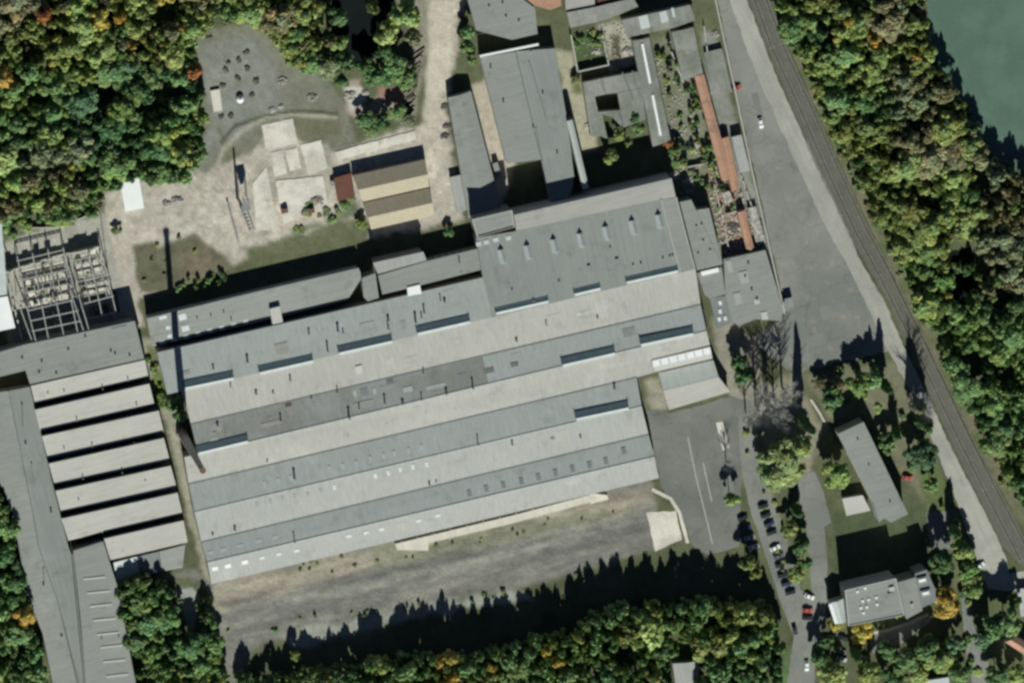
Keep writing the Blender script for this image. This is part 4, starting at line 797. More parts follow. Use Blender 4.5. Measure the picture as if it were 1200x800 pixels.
# ------------------------------------------------------------------ cars
def make_car():
    r = Vector((0, 0, 0)); th = bpy.data.objects.new('parked_car', None); C.objects.link(th); LOC[th.name] = r
    L_, W_ = 4.4, 1.8
    def ring(prof, y): return [Vector((x, y, z)) for x, z in prof]
    prof = [(-2.2, .35), (-2.2, .8), (-2.0, .95), (-1.2, 1.0), (1.0, .95), (1.9, .85), (2.2, .7), (2.2, .35)]
    b = MB(); n = len(prof); secs = [(-.9, .96), (-.8, 1), (.8, 1), (.9, .96)]
    for y, k in secs: b.v += [Vector((x*k, y, z if z < .5 else z*(1 if k == 1 else .93))) for x, z in prof]
    for s_ in range(3):
        for i in range(n):
            j = (i+1) % n; b.f.append((s_*n+i, s_*n+j, (s_+1)*n+j, (s_+1)*n+i))
    b.f.append(tuple(range(n-1, -1, -1))); b.f.append(tuple(range(3*n, 4*n)))
    body = obj('body', b, M['carwhite'], th)
    g = MB(); g.prism([Vector((-1.25, -.66, 1.42)), Vector((.35, -.66, 1.42)), Vector((.35, .66, 1.42)), Vector((-1.25, .66, 1.42))], [Vector((-1.75, -.8, .97)), Vector((1.0, -.8, .93)), Vector((1.0, .8, .93)), Vector((-1.75, .8, .97))]); gl = obj('windows', g, M['glass'], th)
    t = MB(); t.slab([Vector((-1.2, -.64, 1.46)), Vector((.3, -.64, 1.46)), Vector((.3, .64, 1.46)), Vector((-1.2, .64, 1.46))], .035); rf = obj('roof', t, M['carwhite'], th)
    for x in (-1.35, 1.4):
        for y in (-.82, .82):
            w_ = MB(); w_.tube(Vector((x, y-.1, .32)), Vector((x, y+.1, .32)), .32, .32, 12); obj('wheel', w_, M['tyre'], th)
    for y in (-.6, .6):
        w_ = MB(); w_.prism([Vector((2.13, y-.18, .78)), Vector((2.215, y-.18, .74)), Vector((2.215, y+.18, .74)), Vector((2.13, y+.18, .78))], .62); obj('headlight', w_, M['skyl'], th)
    return th
proto = make_car(); used = False
def car(x, y, deg, paint, label, grp):
    """deg: heading in the photo, clockwise from up"""
    global used
    if not used: r = proto; used = True; kids = list(r.children)
    else:
        r = proto.copy(); C.objects.link(r); kids = []
        for c in proto.children:
            d = c.copy(); C.objects.link(d); d.parent = r; kids.append(d)
    for k in kids:
        if k.name.startswith(('body', 'roof')):
            k.material_slots[0].link = 'OBJECT'; k.material_slots[0].material = M['car'+paint]
    r.location = P(x, y)+Vector((0, 0, .07)); r.rotation_euler = (0, 0, math.radians(90-deg)); tag(r, label, 'car', grp)
GA = 'cars parked along the works road'
row = [(894, 592, 'dark', 'northernmost dark car of the row right of the works road'), (897, 603, 'dark', 'second dark car of the row right of the works road'), (901, 613, 'blue', 'third dark blue car of the row right of the works road'), (904, 623, 'dark', 'fourth dark car, last before the gap in the row right of the works road'),
       (908, 641, 'white', 'white car parked just below the gap in the row'), (912, 651, 'grey', 'grey car next below the white one in the row'), (914, 661, 'dark', 'dark car second below the white one in the row'), (917, 673, 'dark', 'dark car third below the white one in the row'), (921, 683, 'blue', 'dark blue car with its neighbour at the lower end of the row'), (926, 693, 'dark', 'last dark car at the lower end of the row')]
for x, y, c, lab in row: car(x, y, 72+random.uniform(-6, 6), c, lab, GA)
GB = 'cars parked on the left of the works road'
for x, y, c, lab in ((870, 606, 'dark', 'uppermost dark car left of the works road in tree shade'), (874, 618, 'blue', 'dark blue car left of the works road in tree shade'), (878, 629, 'silver', 'silver car left of the works road in tree shade'), (883, 640, 'white', 'white car left of the works road beside the small pale tree')): car(x, y, 72, c, lab, GB)
car(948, 698, 115, 'white', 'white car parked at the foot of the driveway above the red one', None or 'cars at the driveway mouth')
car(946, 714, 95, 'red', 'red car parked below the white one at the driveway mouth', 'cars at the driveway mouth')
car(946, 723, 95, 'dark', 'dark car touching the red car at the driveway mouth', 'cars at the driveway mouth')
car(931, 737, 165, 'dark', 'dark car driving up the works road below the junction', 'cars on the roads')
car(945, 779, 178, 'white', 'white car driving on the works road near the bottom edge', 'cars on the roads')
car(891, 144, 168, 'white', 'white car standing alone on the asphalt yard', 'cars on the asphalt yard')
car(862, 103, 70, 'red', 'red car beside the boundary wall on the asphalt yard', 'cars on the asphalt yard')
car(988, 747, 110, 'dark', 'dark car in the shaded court south of the skylit office', 'cars in the shaded court')
car(985, 762, 110, 'grey', 'grey car in the shaded court above the silver one', 'cars in the shaded court')
car(986, 771, 110, 'silver', 'silver car in the shaded court south of the skylit office', 'cars in the shaded court')
car(1014, 771, 110, 'silver', 'silver car under the tree right of the shaded court', 'cars in the shaded court')
car(1063, 559, 100, 'red', 'red car beside the office slab in the shade', 'cars by the office slab')
car(1148, 662, 60, 'white', 'white car half hidden by trees beside the concrete road', 'cars by the concrete road')

# loose rubble nobody could count, in the ruins and yards
rb_ = MB()
def strew(poly, n, r0, r1):
    x0 = min(p[0] for p in poly); x1 = max(p[0] for p in poly); y0 = min(p[1] for p in poly); y1 = max(p[1] for p in poly); k = 0
    while k < n:
        x = random.uniform(x0, x1); y = random.uniform(y0, y1)
        if float(sdist(np.array([x]), np.array([y]), poly)[0]) > 0: rb_.stone(P(x, y), random.uniform(r0, r1)); k += 1
strew([(14, 300), (112, 288), (136, 385), (30, 400)], 380, .25, .8)
strew([(765, 60), (800, 95), (845, 210), (885, 295), (850, 300), (790, 215), (775, 150)], 300, .25, .8)
strew([(665, 40), (705, 30), (745, 75), (715, 85), (680, 84)], 60, .2, .5)
strew([(700, 30), (738, 25), (745, 75), (715, 85)], 90, .2, .6)
strew([(300, 190), (385, 170), (400, 245), (310, 275)], 70, .15, .4)
strew([(350, 745), (500, 700), (640, 670), (740, 640), (760, 600), (500, 640), (250, 690), (265, 740)], 160, .15, .4)
strew([(835, 205), (858, 215), (888, 292), (850, 300)], 140, .3, .9)
tag(obj('loose_rubble', rb_, M['rubble']), 'loose pale rubble strewn over the ruins and yards', 'rubble', None, 'stuff')

# repair patches of felt on the hall
for k in range(42):
    i = random.randrange(len(faces)); q_ = faces[i][0]; a_, b_, c_, d_ = q_[0], q_[1], q_[-2], q_[-1]
    if len(q_) > 4: c_, d_ = q_[-2], q_[-1]
    u = random.uniform(.05, .92); v_ = random.uniform(.2, .8)
    x = (a_[0]*(1-u)+b_[0]*u)*(1-v_)+(d_[0]*(1-u)+c_[0]*u)*v_; y = (a_[1]*(1-u)+b_[1]*u)*(1-v_)+(d_[1]*(1-u)+c_[1]*u)*v_
    if float(sdist(np.array([x]), np.array([y]), [(p[0], p[1]) for p in q_])[0]) < 9: continue
    skylight(hall, x, y, random.uniform(5, 26), random.uniform(3, 13), random.choice(['roof', 'roofw', 'roof_b', 'roof_b', 'beige', 'mottled']), name='roof_patch', lift=.12)

rb_ = MB(); strew([(836, 200), (866, 222), (895, 290), (850, 302)], 170, .25, .75); strew([(812, 150), (838, 205), (842, 240), (828, 230)], 60, .25, .6); strew([(880, 244), (897, 284), (888, 290)], 40, .3, .7)
tag(obj('brick_rubble', rb_, M['tile']), 'reddish brick and tile rubble around the orange roofed sheds', 'rubble', None, 'stuff')
# ------------------------------------------------------------------ trees
def crown_arrays(seed, kind='broad', n=1500, size=.12):
    """leaf clumps spread over many lobes; unit radius, height 0..1"""
    r = np.random.default_rng(seed)
    if kind == 'broad':
        k = int(r.integers(17, 27)); lob = []
        for i in range(k):
            a = r.uniform(0, 2*np.pi); d = np.sqrt(r.random())*.9; z = .25+.5*(1-d*d)+r.uniform(-.25, .14); lob.append((np.cos(a)*d, np.sin(a)*d, z, r.uniform(.15, .33)))
        lob.append((0, 0, .75, .33))
    elif kind == 'column':
        lob = [(r.uniform(-.25, .25), r.uniform(-.25, .25), z, .55*(1-.55*z)) for z in np.linspace(.1, .92, 9)]
    elif kind == 'conifer':
        lob = []
        for z in np.linspace(.06, .95, 9):
            m_ = max(2, int(7*(1-z))); 
            for i in range(m_):
                a = r.uniform(0, 2*np.pi); d = (1-z)*.75; lob.append((np.cos(a)*d, np.sin(a)*d, z, .12+.2*(1-z)))
    else:
        lob = [(r.uniform(-.6, .6), r.uniform(-.6, .6), r.uniform(.2, .6), r.uniform(.3, .5)) for i in range(7)]
    lob = np.array(lob); w = lob[:, 3]**2; pick = r.choice(len(lob), n, p=w/w.sum()); L = lob[pick]
    d = r.normal(size=(n, 3)); d[:, 2] = np.abs(d[:, 2])*.95+d[:, 2]*.15; d /= np.linalg.norm(d, axis=1)[:, None]
    rad = L[:, 3]*r.uniform(.6, 1.32, n)
    pos = L[:, :3]+d*rad[:, None]*np.array([1, 1, .75])
    nr = d*.85+np.array([0, 0, .55])+r.normal(size=(n, 3))*.3; nr /= np.linalg.norm(nr, axis=1)[:, None]
    u = np.cross(nr, r.normal(size=(n, 3))); u /= np.linalg.norm(u, axis=1)[:, None]; v = np.cross(nr, u)
    s = size*r.uniform(.5, 1.25, n)[:, None]
    q = np.stack([pos-u*s-v*s*.7, pos+u*s*.9-v*s*.6, pos+u*s+v*s*.7, pos-u*s*.8+v*s*.8], 1)
    lt = r.uniform(.84, 1.18, len(lob)); hue = r.normal(0, .07, len(lob))
    sh = lt[pick]*r.uniform(.7, 1.3, n); tint = np.stack([sh*(1+hue[pick]), sh, sh*(1-hue[pick]*.6)], 1)
    return q, tint
def leafmesh(name, q, tint):
    n = len(q); me = bpy.data.meshes.new(name); me.vertices.add(4*n); me.vertices.foreach_set('co', q.reshape(-1).astype(np.float32))
    me.loops.add(4*n); me.loops.foreach_set('vertex_index', np.arange(4*n, dtype=np.int32)); me.polygons.add(n)
    me.polygons.foreach_set('loop_start', np.arange(0, 4*n, 4, dtype=np.int32)); me.polygons.foreach_set('loop_total', np.full(n, 4, dtype=np.int32)); me.update(); me.validate()
    ca = me.color_attributes.new('tint', 'FLOAT_COLOR', 'POINT'); ca.data.foreach_set('color', np.repeat(np.concatenate([tint, np.ones((n, 1))], 1), 4, 0).astype(np.float32).ravel())
    me.materials.append(M['leaf']); return me
CR = {'broad': [leafmesh('crown', *crown_arrays(i, 'broad', 2000, .105)) for i in range(12)], 'column': [leafmesh('crown', *crown_arrays(50+i, 'column', 1000, .16)) for i in range(2)],
      'conifer': [leafmesh('crown', *crown_arrays(60+i, 'conifer', 1300, .1)) for i in range(3)], 'bush': [leafmesh('foliage', *crown_arrays(70+i, 'bush', 650, .13)) for i in range(6)]}
def trunkmesh(seed, m='bark', bare=False):
    r = random.Random(seed); b = MB()
    b.tube((0, 0, -.01), (0, 0, .45), .022, .015, 7); b.tube((0, 0, .45), (.01, .01, .8), .015, .005, 6)
    for k in range(26 if bare else 6):
        a = r.uniform(0, 6.28); z0 = r.uniform(.25, .75); l_ = r.uniform(.12, .24)*(1.1-z0*.5); e = Vector((math.cos(a)*l_, math.sin(a)*l_, z0+l_*1.1)); b.tube((0, 0, z0), e, .008, .002, 5)
        if bare:
            for j in range(7):
                t = r.uniform(.25, 1); p = Vector((0, 0, z0)).lerp(e, t); a2 = a+r.uniform(-1.1, 1.1); l2 = l_*.55; f = p+Vector((math.cos(a2)*l2, math.sin(a2)*l2, l2*.9)); b.tube(p, f, .0035, .0012, 4)
                for q in range(3):
                    a3 = a2+r.uniform(-1, 1); p3 = p.lerp(f, r.uniform(.3, 1)); b.tube(p3, p3+Vector((math.cos(a3)*l2*.5, math.sin(a3)*l2*.5, l2*.5)), .002, .001, 3)
    me = bpy.data.meshes.new('trunk'); me.from_pydata([tuple(v_) for v_ in b.v], [], b.f); me.materials.append(M[m]); return me
TR = [trunkmesh(i) for i in range(3)]; BARE = [trunkmesh(20+i, 'greybark', True) for i in range(3)]
PAL = {'light green': (.145, .175, .075), 'dark green': (.045, .078, .032), 'blue green': (.05, .082, .045), 'mid green': (.07, .108, .042), 'bright green': (.10, .15, .05), 'olive green': (.108, .135, .048), 'yellow green': (.142, .165, .055),
       'yellow': (.28, .24, .06), 'golden': (.28, .20, .05), 'orange': (.24, .115, .045), 'brownish': (.088, .085, .045), 'grey green': (.085, .098, .055)}
def jit(c, a=.14):
    c = tuple(x*3.15 if max(c) < .15 else x*1.95 for x in c); k = 1+random.uniform(-a, a)*1.3; return tuple(x*k*(1+random.uniform(-a, a)*.3) for x in c)
def where(x, y): return f'{x/12:.0f}% across and {y/8:.0f}% down'
def tree(x, y, r, h, colour, label, kind='broad', grp=None, name='tree', low=False):
    """x, y: where the photo shows the middle of the crown"""
    q = P(x, y, h*.68); q.z = 0
    t = thing(name, label, 'tree', q, grp)
    if kind == 'bare':
        c = bpy.data.objects.new('trunk', random.choice(BARE)); C.objects.link(c); c.parent = t; c.scale = (h*S,)*3; c.rotation_euler.z = random.uniform(0, 6.28); return t
    c = bpy.data.objects.new('crown', random.choice(CR[kind])); C.objects.link(c); c.parent = t
    f = {'broad': .36, 'column': .08, 'conifer': .08}[kind]
    c.location = (0, 0, h*S*f); c.scale = (r*S*random.uniform(.94, 1.08), r*S*random.uniform(.94, 1.08), h*S*(1-f)*.93); c.rotation_euler.z = random.uniform(0, 6.28)
    col = jit(PAL[colour]); c.color = (*col, 1)
    if low: c.location.z = h*S*.08; c.scale.z = h*S*.86
    k = bpy.data.objects.new('trunk', random.choice(TR)); C.objects.link(k); k.parent = t; k.scale = (h*S*1.0,)*3; k.rotation_euler.z = random.uniform(0, 6.28)
    return t
def bush(x, y, r, h, colour, label, grp=None):
    q = P(x, y, h*.5); q.z = 0; b = bpy.data.objects.new('bush', random.choice(CR['bush'])); C.objects.link(b)
    b.location = q; b.scale = (r*S, r*S, h*S); b.rotation_euler.z = random.uniform(0, 6.28); b.color = (*jit(PAL[colour]), 1); tag(b, label, 'bush', grp); return b
special = [  # x, y, r, h, colour, kind, label
 (52, 17, 10, 44, 'orange', 'broad', 'orange tree in the top left wood'), (3, 92, 13, 46, 'golden', 'broad', 'golden brown tree at the left edge of the top left wood'), (116, 22, 12, 44, 'yellow', 'broad', 'yellowish tree in the upper part of the top left wood'), (126, 30, 5, 34, 'golden', 'broad', 'small bright yellow tree in the upper part of the top left wood'),
 (153, 55, 6, 36, 'golden', 'broad', 'small golden tree in the middle of the top left wood'), (212, 33, 6, 34, 'golden', 'broad', 'small golden tree near the top of the clearing'), (226, 85, 9, 38, 'orange', 'broad', 'orange tree at the right rim of the top left wood'), (103, 90, 11, 42, 'yellow green', 'broad', 'yellow green tree in the middle of the top left wood'), (235, 138, 10, 36, 'yellow green', 'broad', 'yellow green tree by the cream container'),
 (140, 20, 8, 40, 'golden', 'broad', 'golden tree behind the small yellow one in the top left wood'), (82, 195, 8, 34, 'yellow', 'broad', 'yellow tree at the lower rim of the top left wood'),
 (1025, 47, 8, 40, 'golden', 'broad', 'golden tree in the upper right wood'), (1035, 5, 12, 42, 'brownish', 'broad', 'brownish tree at the top edge of the right wood'), (993, 25, 8, 38, 'yellow', 'broad', 'yellow tree near the top of the right wood'), (1012, 15, 9, 42, 'yellow green', 'broad', 'yellow green tree near the top of the right wood'), (1110, 345, 7, 34, 'yellow', 'broad', 'small yellow tree left of the dark woodland pool'),
 (1126, 153, 10, 30, 'yellow green', 'broad', 'yellow green tree at the shore of the green pond'), (1178, 52, 6, 22, 'grey green', 'broad', 'x'),
 (28, 722, 13, 44, 'golden', 'broad', 'golden tree in the lower left corner wood'), (345, 768, 6, 22, 'yellow green', 'broad', 'small sunlit yellow green tree in the dark band of the south wood'), (528, 770, 8, 52, 'yellow', 'broad', 'yellow tree in the south wood left of its middle'), (576, 782, 8, 46, 'yellow', 'broad', 'yellow tree in the south wood near the bottom edge'),
 (653, 774, 8, 48, 'golden', 'broad', 'golden tree in the middle of the south wood'), (640, 762, 7, 48, 'yellow', 'broad', 'yellow tree beside the golden one in the south wood'), (678, 746, 8, 50, 'yellow green', 'broad', 'yellow green tree at the north rim of the south wood'), (515, 775, 7, 44, 'golden', 'broad', 'golden tree beside the yellow one in the south wood'),
 (1110, 706, 18, 40, 'golden', 'broad', 'large golden orange tree beside the office end block'), (1010, 742, 13, 26, 'yellow', 'broad', 'yellow tree south of the skylit office'), (979, 732, 8, 18, 'yellow', 'broad', 'small yellow tree at the foot of the glazed porch'), (1020, 788, 13, 34, 'yellow green', 'broad', 'round yellow green tree near the bottom edge'),
 (924, 543, 27, 38, 'light green', 'broad', 'large light green tree west of the office slab'), (908, 560, 20, 32, 'light green', 'broad', 'light green tree at the upper end of the works road'), (906, 532, 15, 34, 'light green', 'broad', 'olive tree above the light green ones by the office'), (940, 524, 13, 34, 'olive green', 'broad', 'olive tree right of the large light green tree'),
 (980, 556, 17, 38, 'olive green', 'broad', 'olive gold round tree at the west wall of the office slab'), (1081, 535, 17, 36, 'blue green', 'broad', 'blue green tree beside the concrete road'), (1092, 568, 9, 22, 'mid green', 'broad', 'green tree below the blue green one by the road'), (1008, 450, 15, 34, 'bright green', 'broad', 'bright green tree above the office slab'), (1025, 445, 12, 36, 'mid green', 'broad', 'mid green tree right of the bright green one above the office slab'), (974, 470, 14, 28, 'dark green', 'broad', 'dark green tree beside the garden path'),
 (963, 450, 9, 18, 'brownish', 'broad', 'brownish small tree by the gate above the garden path'), (982, 452, 9, 20, 'brownish', 'broad', 'brown tinted small tree left of the bright green tree'), (1040, 520, 11, 26, 'mid green', 'broad', 'small green tree on the east side of the office slab'), (1052, 510, 8, 34, 'dark green', 'column', 'narrow dark tree east of the office slab'), (948, 500, 9, 74, 'dark green', 'column', 'tall narrow dark tree casting the long shadow across the yard'),
 (1040, 455, 8, 50, 'dark green', 'column', 'tall narrow dark tree at the corner of the asphalt yard'), (1025, 430, 5, 30, 'dark green', 'column', 'smaller narrow dark tree at the corner of the asphalt yard'), (872, 440, 12, 34, 'dark green', 'broad', 'dark green tree behind the gabled annex'), (868, 425, 10, 30, 'dark green', 'broad', 'dark tree above the one behind the gabled annex'),
 (858, 585, 9, 30, 'olive green', 'broad', 'small olive tree at the lower right of the works yard'), (878, 660, 11, 34, 'yellow green', 'broad', 'small pale green tree left of the parked cars'), (885, 672, 8, 28, 'yellow green', 'broad', 'smaller pale green tree left of the parked cars'),
 (925, 620, 10, 24, 'olive green', 'broad', 'olive tree between the parked cars and the driveway'), (936, 600, 9, 34, 'dark green', 'column', 'dark tree at the west edge of the driveway'), (938, 640, 10, 26, 'dark green', 'broad', 'dark green tree in the middle of the driveway strip'), (935, 672, 10, 22, 'olive green', 'broad', 'olive tree at the lower end of the driveway strip'), (944, 660, 8, 24, 'dark green', 'broad', 'dark tree at the lower end of the driveway strip'),
 (1105, 660, 14, 42, 'dark green', 'broad', 'dark tree north of the golden orange tree'), (1128, 645, 13, 34, 'olive green', 'broad', 'olive green tree between driveway and concrete road'), (1135, 670, 12, 30, 'mid green', 'broad', 'green tree beside the concrete road above the side road'), (1140, 690, 12, 26, 'olive green', 'broad', 'olive tree at the top of the side road'), (1120, 625, 9, 40, 'dark green', 'column', 'narrow dark tree at the edge of the parking area'),
 (1128, 696, 5, 10, 'dark green', 'broad', 'small dark round tree at the head of the side road'),
 (1165, 735, 16, 44, 'dark green', 'broad', 'dark tree right of the side road'), (1182, 730, 16, 44, 'mid green', 'broad', 'mid green tree above the tiled house'), (1152, 748, 12, 34, 'blue green', 'broad', 'blue green tree right of the side road'), (1170, 790, 14, 30, 'dark green', 'broad', 'dark tree below the tiled house'), (1192, 790, 11, 26, 'olive green', 'broad', 'olive tree at the lower right corner'), (1190, 705, 8, 26, 'dark green', 'broad', 'dark tree at the hut by the right edge'),
 (1060, 775, 15, 36, 'mid green', 'broad', 'mid green tree below the courtyard path'), (1085, 760, 14, 36, 'dark green', 'broad', 'dark green tree below the golden orange tree'), (1100, 775, 16, 34, 'olive green', 'broad', 'olive tree beside the pale garden shed'), (1120, 755, 11, 30, 'blue green', 'broad', 'blue green tree left of the side road'), (1045, 795, 14, 32, 'dark green', 'broad', 'dark tree near the bottom edge'), (1078, 790, 12, 28, 'olive green', 'broad', 'olive tree near the bottom edge left of the garden shed'), (1125, 790, 11, 28, 'mid green', 'broad', 'mid green tree left of the side road near the bottom edge'),
 (975, 790, 16, 32, 'olive green', 'broad', 'olive tree right of the works road near the bottom edge'), (960, 770, 10, 30, 'dark green', 'broad', 'dark tree right of the works road'), (968, 752, 9, 30, 'dark green', 'broad', 'dark tree above the shaded court'), (1040, 760, 12, 34, 'dark green', 'broad', 'dark tree left in the group below the courtyard path'), (1005, 770, 9, 34, 'dark green', 'column', 'narrow dark tree between two shaded cars'),
 (463, 80, 17, 30, 'mid green', 'broad', 'mid green tree at the right end of the shaded pond'), (445, 88, 16, 30, 'dark green', 'broad', 'dark green tree right of the shaded pond'), (478, 92, 12, 26, 'mid green', 'broad', 'green tree nearest the timber stacks'), (455, 40, 15, 40, 'olive green', 'broad', 'olive tree above the shaded pond'), (475, 18, 16, 44, 'olive green', 'broad', 'olive tree beside the dirt track at the top'), (485, 45, 10, 34, 'grey green', 'broad', 'grey green tree beside the dirt track'), (440, 12, 9, 50, 'yellow green', 'conifer', 'pointed light green tree above the shaded pond'),
 (366, 30, 9, 50, 'yellow green', 'conifer', 'pointed light green tree left of the shaded pond'), (372, 55, 9, 44, 'olive green', 'conifer', 'pointed olive tree left of the shaded pond'), (388, 48, 7, 40, 'brownish', 'broad', 'brownish tree on the left bank of the shaded pond'), (385, 80, 16, 26, 'grey green', 'broad', 'grey green tree at the lower left bank of the shaded pond'), (362, 75, 12, 28, 'mid green', 'broad', 'mid green tree at the upper clearing corner'), (400, 95, 9, 24, 'dark green', 'broad', 'dark tree below the shaded pond'),
 (428, 140, 11, 18, 'dark green', 'broad', 'dark green tree below the red brick spill'), (447, 145, 10, 18, 'dark green', 'broad', 'dark green tree above the pale strip slab'), (465, 132, 10, 18, 'mid green', 'broad', 'green tree left of the timber stacks'), (435, 152, 9, 16, 'mid green', 'broad', 'small green tree at the end of the pale strip slab'), (478, 140, 8, 15, 'grey green', 'broad', 'grey green tree at the timber stacks'),
 (547, 55, 8, 20, 'bright green', 'broad', 'bright green tree between dirt track and top building'), (549, 38, 8, 24, 'mid green', 'broad', 'green tree hugging the top edge building'), (553, 72, 6, 14, 'bright green', 'broad', 'small bright green tree at the corner of the large flat building'),
 (716, 184, 9, 26, 'yellow green', 'broad', 'small round tree lit in the black court'), (736, 167, 5, 24, 'yellow green', 'broad', 'smallest round tree lit in the black court'), (725, 158, 7, 20, 'olive green', 'broad', 'olive tree at the rim of the black court'), (743, 138, 7, 16, 'dark green', 'broad', 'dark small tree beside the rooflight shed'), (748, 150, 8, 14, 'mid green', 'broad', 'green small tree beside the rooflight shed'),
 (783, 168, 6, 16, 'orange', 'broad', 'small orange tree at the end of the rooflight shed'), (790, 176, 7, 16, 'bright green', 'broad', 'small bright green tree next to the orange one'), (793, 190, 6, 14, 'mid green', 'broad', 'small green tree below the bright green one by the court'),
 (675, 94, 6, 9, 'brownish', 'broad', 'small dark brownish tree on the grass strip'), (526, 272, 6, 12, 'dark green', 'broad', 'small dark tree in the shade between shed and hall'), (424, 262, 7, 10, 'yellow green', 'broad', 'small yellow green tree at the corner of the tan shed'), (205, 473, 9, 12, 'dark green', 'broad', 'dark scrub tree at the foot of the chimney'), (212, 488, 8, 34, 'dark green', 'broad', 'scrub tree growing on the collapsed roof by the chimney'),
 (35, 250, 9, 40, 'dark green', 'conifer', 'dark pointed tree behind the ruined hall on the left'), (80, 255, 9, 36, 'dark green', 'conifer', 'dark pointed tree behind the middle of the ruined hall'), (55, 215, 9, 36, 'dark green', 'conifer', 'dark pointed tree in the scrub above the ruined hall'), (10, 240, 8, 34, 'brownish', 'broad', 'brown tree at the left edge above the ruined hall'), (108, 250, 8, 30, 'dark green', 'conifer', 'dark pointed tree behind the right end of the ruined hall'),
 (137, 262+8, 6, 8, 'grey green', 'broad', 'small grey tree standing alone on the dirt by the ruined hall'),
]
special = [s for s in special if s[6] != 'x']
special += [(405, 72, 11, 34, 'dark green', 'broad', 'dark tree overhanging the foot of the shaded pond'), (396, 20, 11, 40, 'mid green', 'broad', 'green tree overhanging the left side of the shaded pond'), (398, 52, 9, 34, 'olive green', 'broad', 'olive tree overhanging the left side of the shaded pond'), (450, 62, 10, 36, 'dark green', 'broad', 'dark tree overhanging the right side of the shaded pond'), (428, 78, 11, 26, 'dark green', 'broad', 'low dark tree at the bottom of the shaded pond')]
bare = [(908, 490, 70, 'tallest bare tree behind the light green one'), (893, 478, 62, 'bare tree near the yard building'), (925, 478, 66, 'bare tree at the edge of the asphalt yard'), (880, 505, 50, 'bare tree above the dry strip by the works road'), (902, 468, 48, 'smaller bare tree below the yard building'), (915, 505, 56, 'bare tree just above the large light green tree'),
        (893, 500, 58, 'thin bare tree between two bare ones by the works road'), (1078, 470, 60, 'bare tree whose shadow crosses the concrete road'), (1083, 480, 52, 'smaller bare tree beside the concrete road'), (855, 560, 34, 'bare tree in the works yard')]
N_SPECIAL = len(special)+len(bare)
for x, y, r, h, c, kd, lab in special: tree(x, y, r, h, c, lab, kd)
for x, y, h, lab in bare: tree(x, y-(14 if y > 470 and x < 930 else 0), 10, h, 'brownish', lab, 'bare', 'bare trees', 'bare_tree')
for x, y, h, c in ((1078, 478, 52, 'grey green'), (1086, 498, 46, 'dark green')): tree(x, y, 12, h, c, ('grey' if h > 50 else 'dark')+' green thin tree standing right beside the concrete road', 'column')
# woods
A_NW = [(-15, -15), (250, -15), (345, -15), (378, 5), (372, 70), (355, 88), (335, 62), (300, 32), (262, 24), (232, 36), (226, 66), (230, 100), (240, 140), (236, 190), (216, 214), (165, 212), (140, 215), (120, 232), (95, 242), (-15, 260)]
A_E = [(905, -15), (1082, -15), (1086, 40), (1104, 80), (1138, 132), (1150, 175), (1190, 205), (1215, 215), (1215, 612), (1188, 575), (1155, 512), (1122, 452), (1090, 385), (1062, 325), (1035, 268), (1012, 215), (985, 168), (950, 95), (925, 40)]
A_S = [(272, 815), (285, 792), (335, 792), (400, 782), (470, 772), (520, 766), (600, 755), (660, 742), (690, 722), (720, 712), (760, 708), (850, 706), (898, 712), (918, 745), (916, 815)]
A_SW = [(134, 690), (160, 678), (196, 680), (212, 700), (232, 735), (240, 700), (254, 725), (266, 790), (262, 815), (165, 815), (150, 745)]
A_W = [(-15, 555), (8, 592), (20, 655), (30, 705), (46, 745), (52, 815), (-15, 815)]
woods = [('nw', A_NW, 'top left wood'), ('e', A_E, 'wood between railway and pond'), ('s', A_S, 'south wood'), ('sw', A_SW, 'lower left wood by the garages'), ('w', A_W, 'wood on the lower left edge')]
def inside(x, y, poly): return float(sdist(np.array([float(x)]), np.array([float(y)]), poly)[0])
def pickcol(wd, x, y):
    n = float(fbm(np.array([float(x)]), np.array([float(y)]), 70, 900, 2)[0])*1.6+random.uniform(-.16, .16); ln = float(fbm(np.array([float(x)]), np.array([float(y)]), 45, 950, 2)[0])*1.6+random.uniform(-.22, .22)
    def lad(v, *c):      # colours in order along a slow drift, so that neighbours are alike
        return c[min(len(c)-1, max(0, int((v*.5+.5)*len(c))))]
    if random.random() < .007: return random.choice(['golden', 'yellow'])
    if random.random() < .14: ln = random.uniform(-1, 1)
    if wd == 'nw':
        if y > 175 and x < 95: return lad(ln, 'brownish', 'olive green', 'brownish', 'grey green')
        if y < 75: return lad(ln, 'mid green', 'olive green', 'olive green', 'yellow green', 'brownish', 'yellow green')
        if x > 240: return lad(ln, 'mid green', 'bright green', 'olive green', 'yellow green')
        return lad(ln, 'blue green', 'dark green', 'mid green', 'dark green', 'mid green', 'olive green', 'bright green')
    if wd == 'e':
        if x > 1040 and y < 190: return lad(ln, 'grey green', 'brownish', 'grey green', 'brownish', 'olive green', 'yellow green')
        if x > 1150 and y < 340: return lad(ln, 'brownish', 'grey green', 'brownish', 'olive green')
        if y > 330: return lad(ln, 'dark green', 'mid green', 'mid green', 'bright green', 'olive green')
        return lad(ln, 'dark green', 'mid green', 'olive green', 'olive green', 'yellow green', 'yellow green', 'bright green')
    if wd == 's': return lad(ln, 'dark green', 'mid green', 'mid green', 'bright green', 'olive green', 'yellow green')
    return lad(ln, 'dark green', 'mid green', 'mid green', 'bright green', 'olive green')
gaps = [(125, 112, 15), (195, 108, 12), (192, 18, 13), (35, 58, 11), (1087, 240, 14), (1130, 300, 20), (1132, 335, 18), (1165, 320, 12), (1180, 440, 12), (1140, 425, 13), (1172, 350, 10), (810, 760, 10), (734, 770, 13), (800, 790, 26), (222, 712, 15), (225, 735, 8), (1075, 150, 9), (180, 130, 9), (50, 115, 7), (1150, 210, 12), (840, 738, 8)]
pts = [(s[0], s[1], s[2]) for s in special]; cand = []
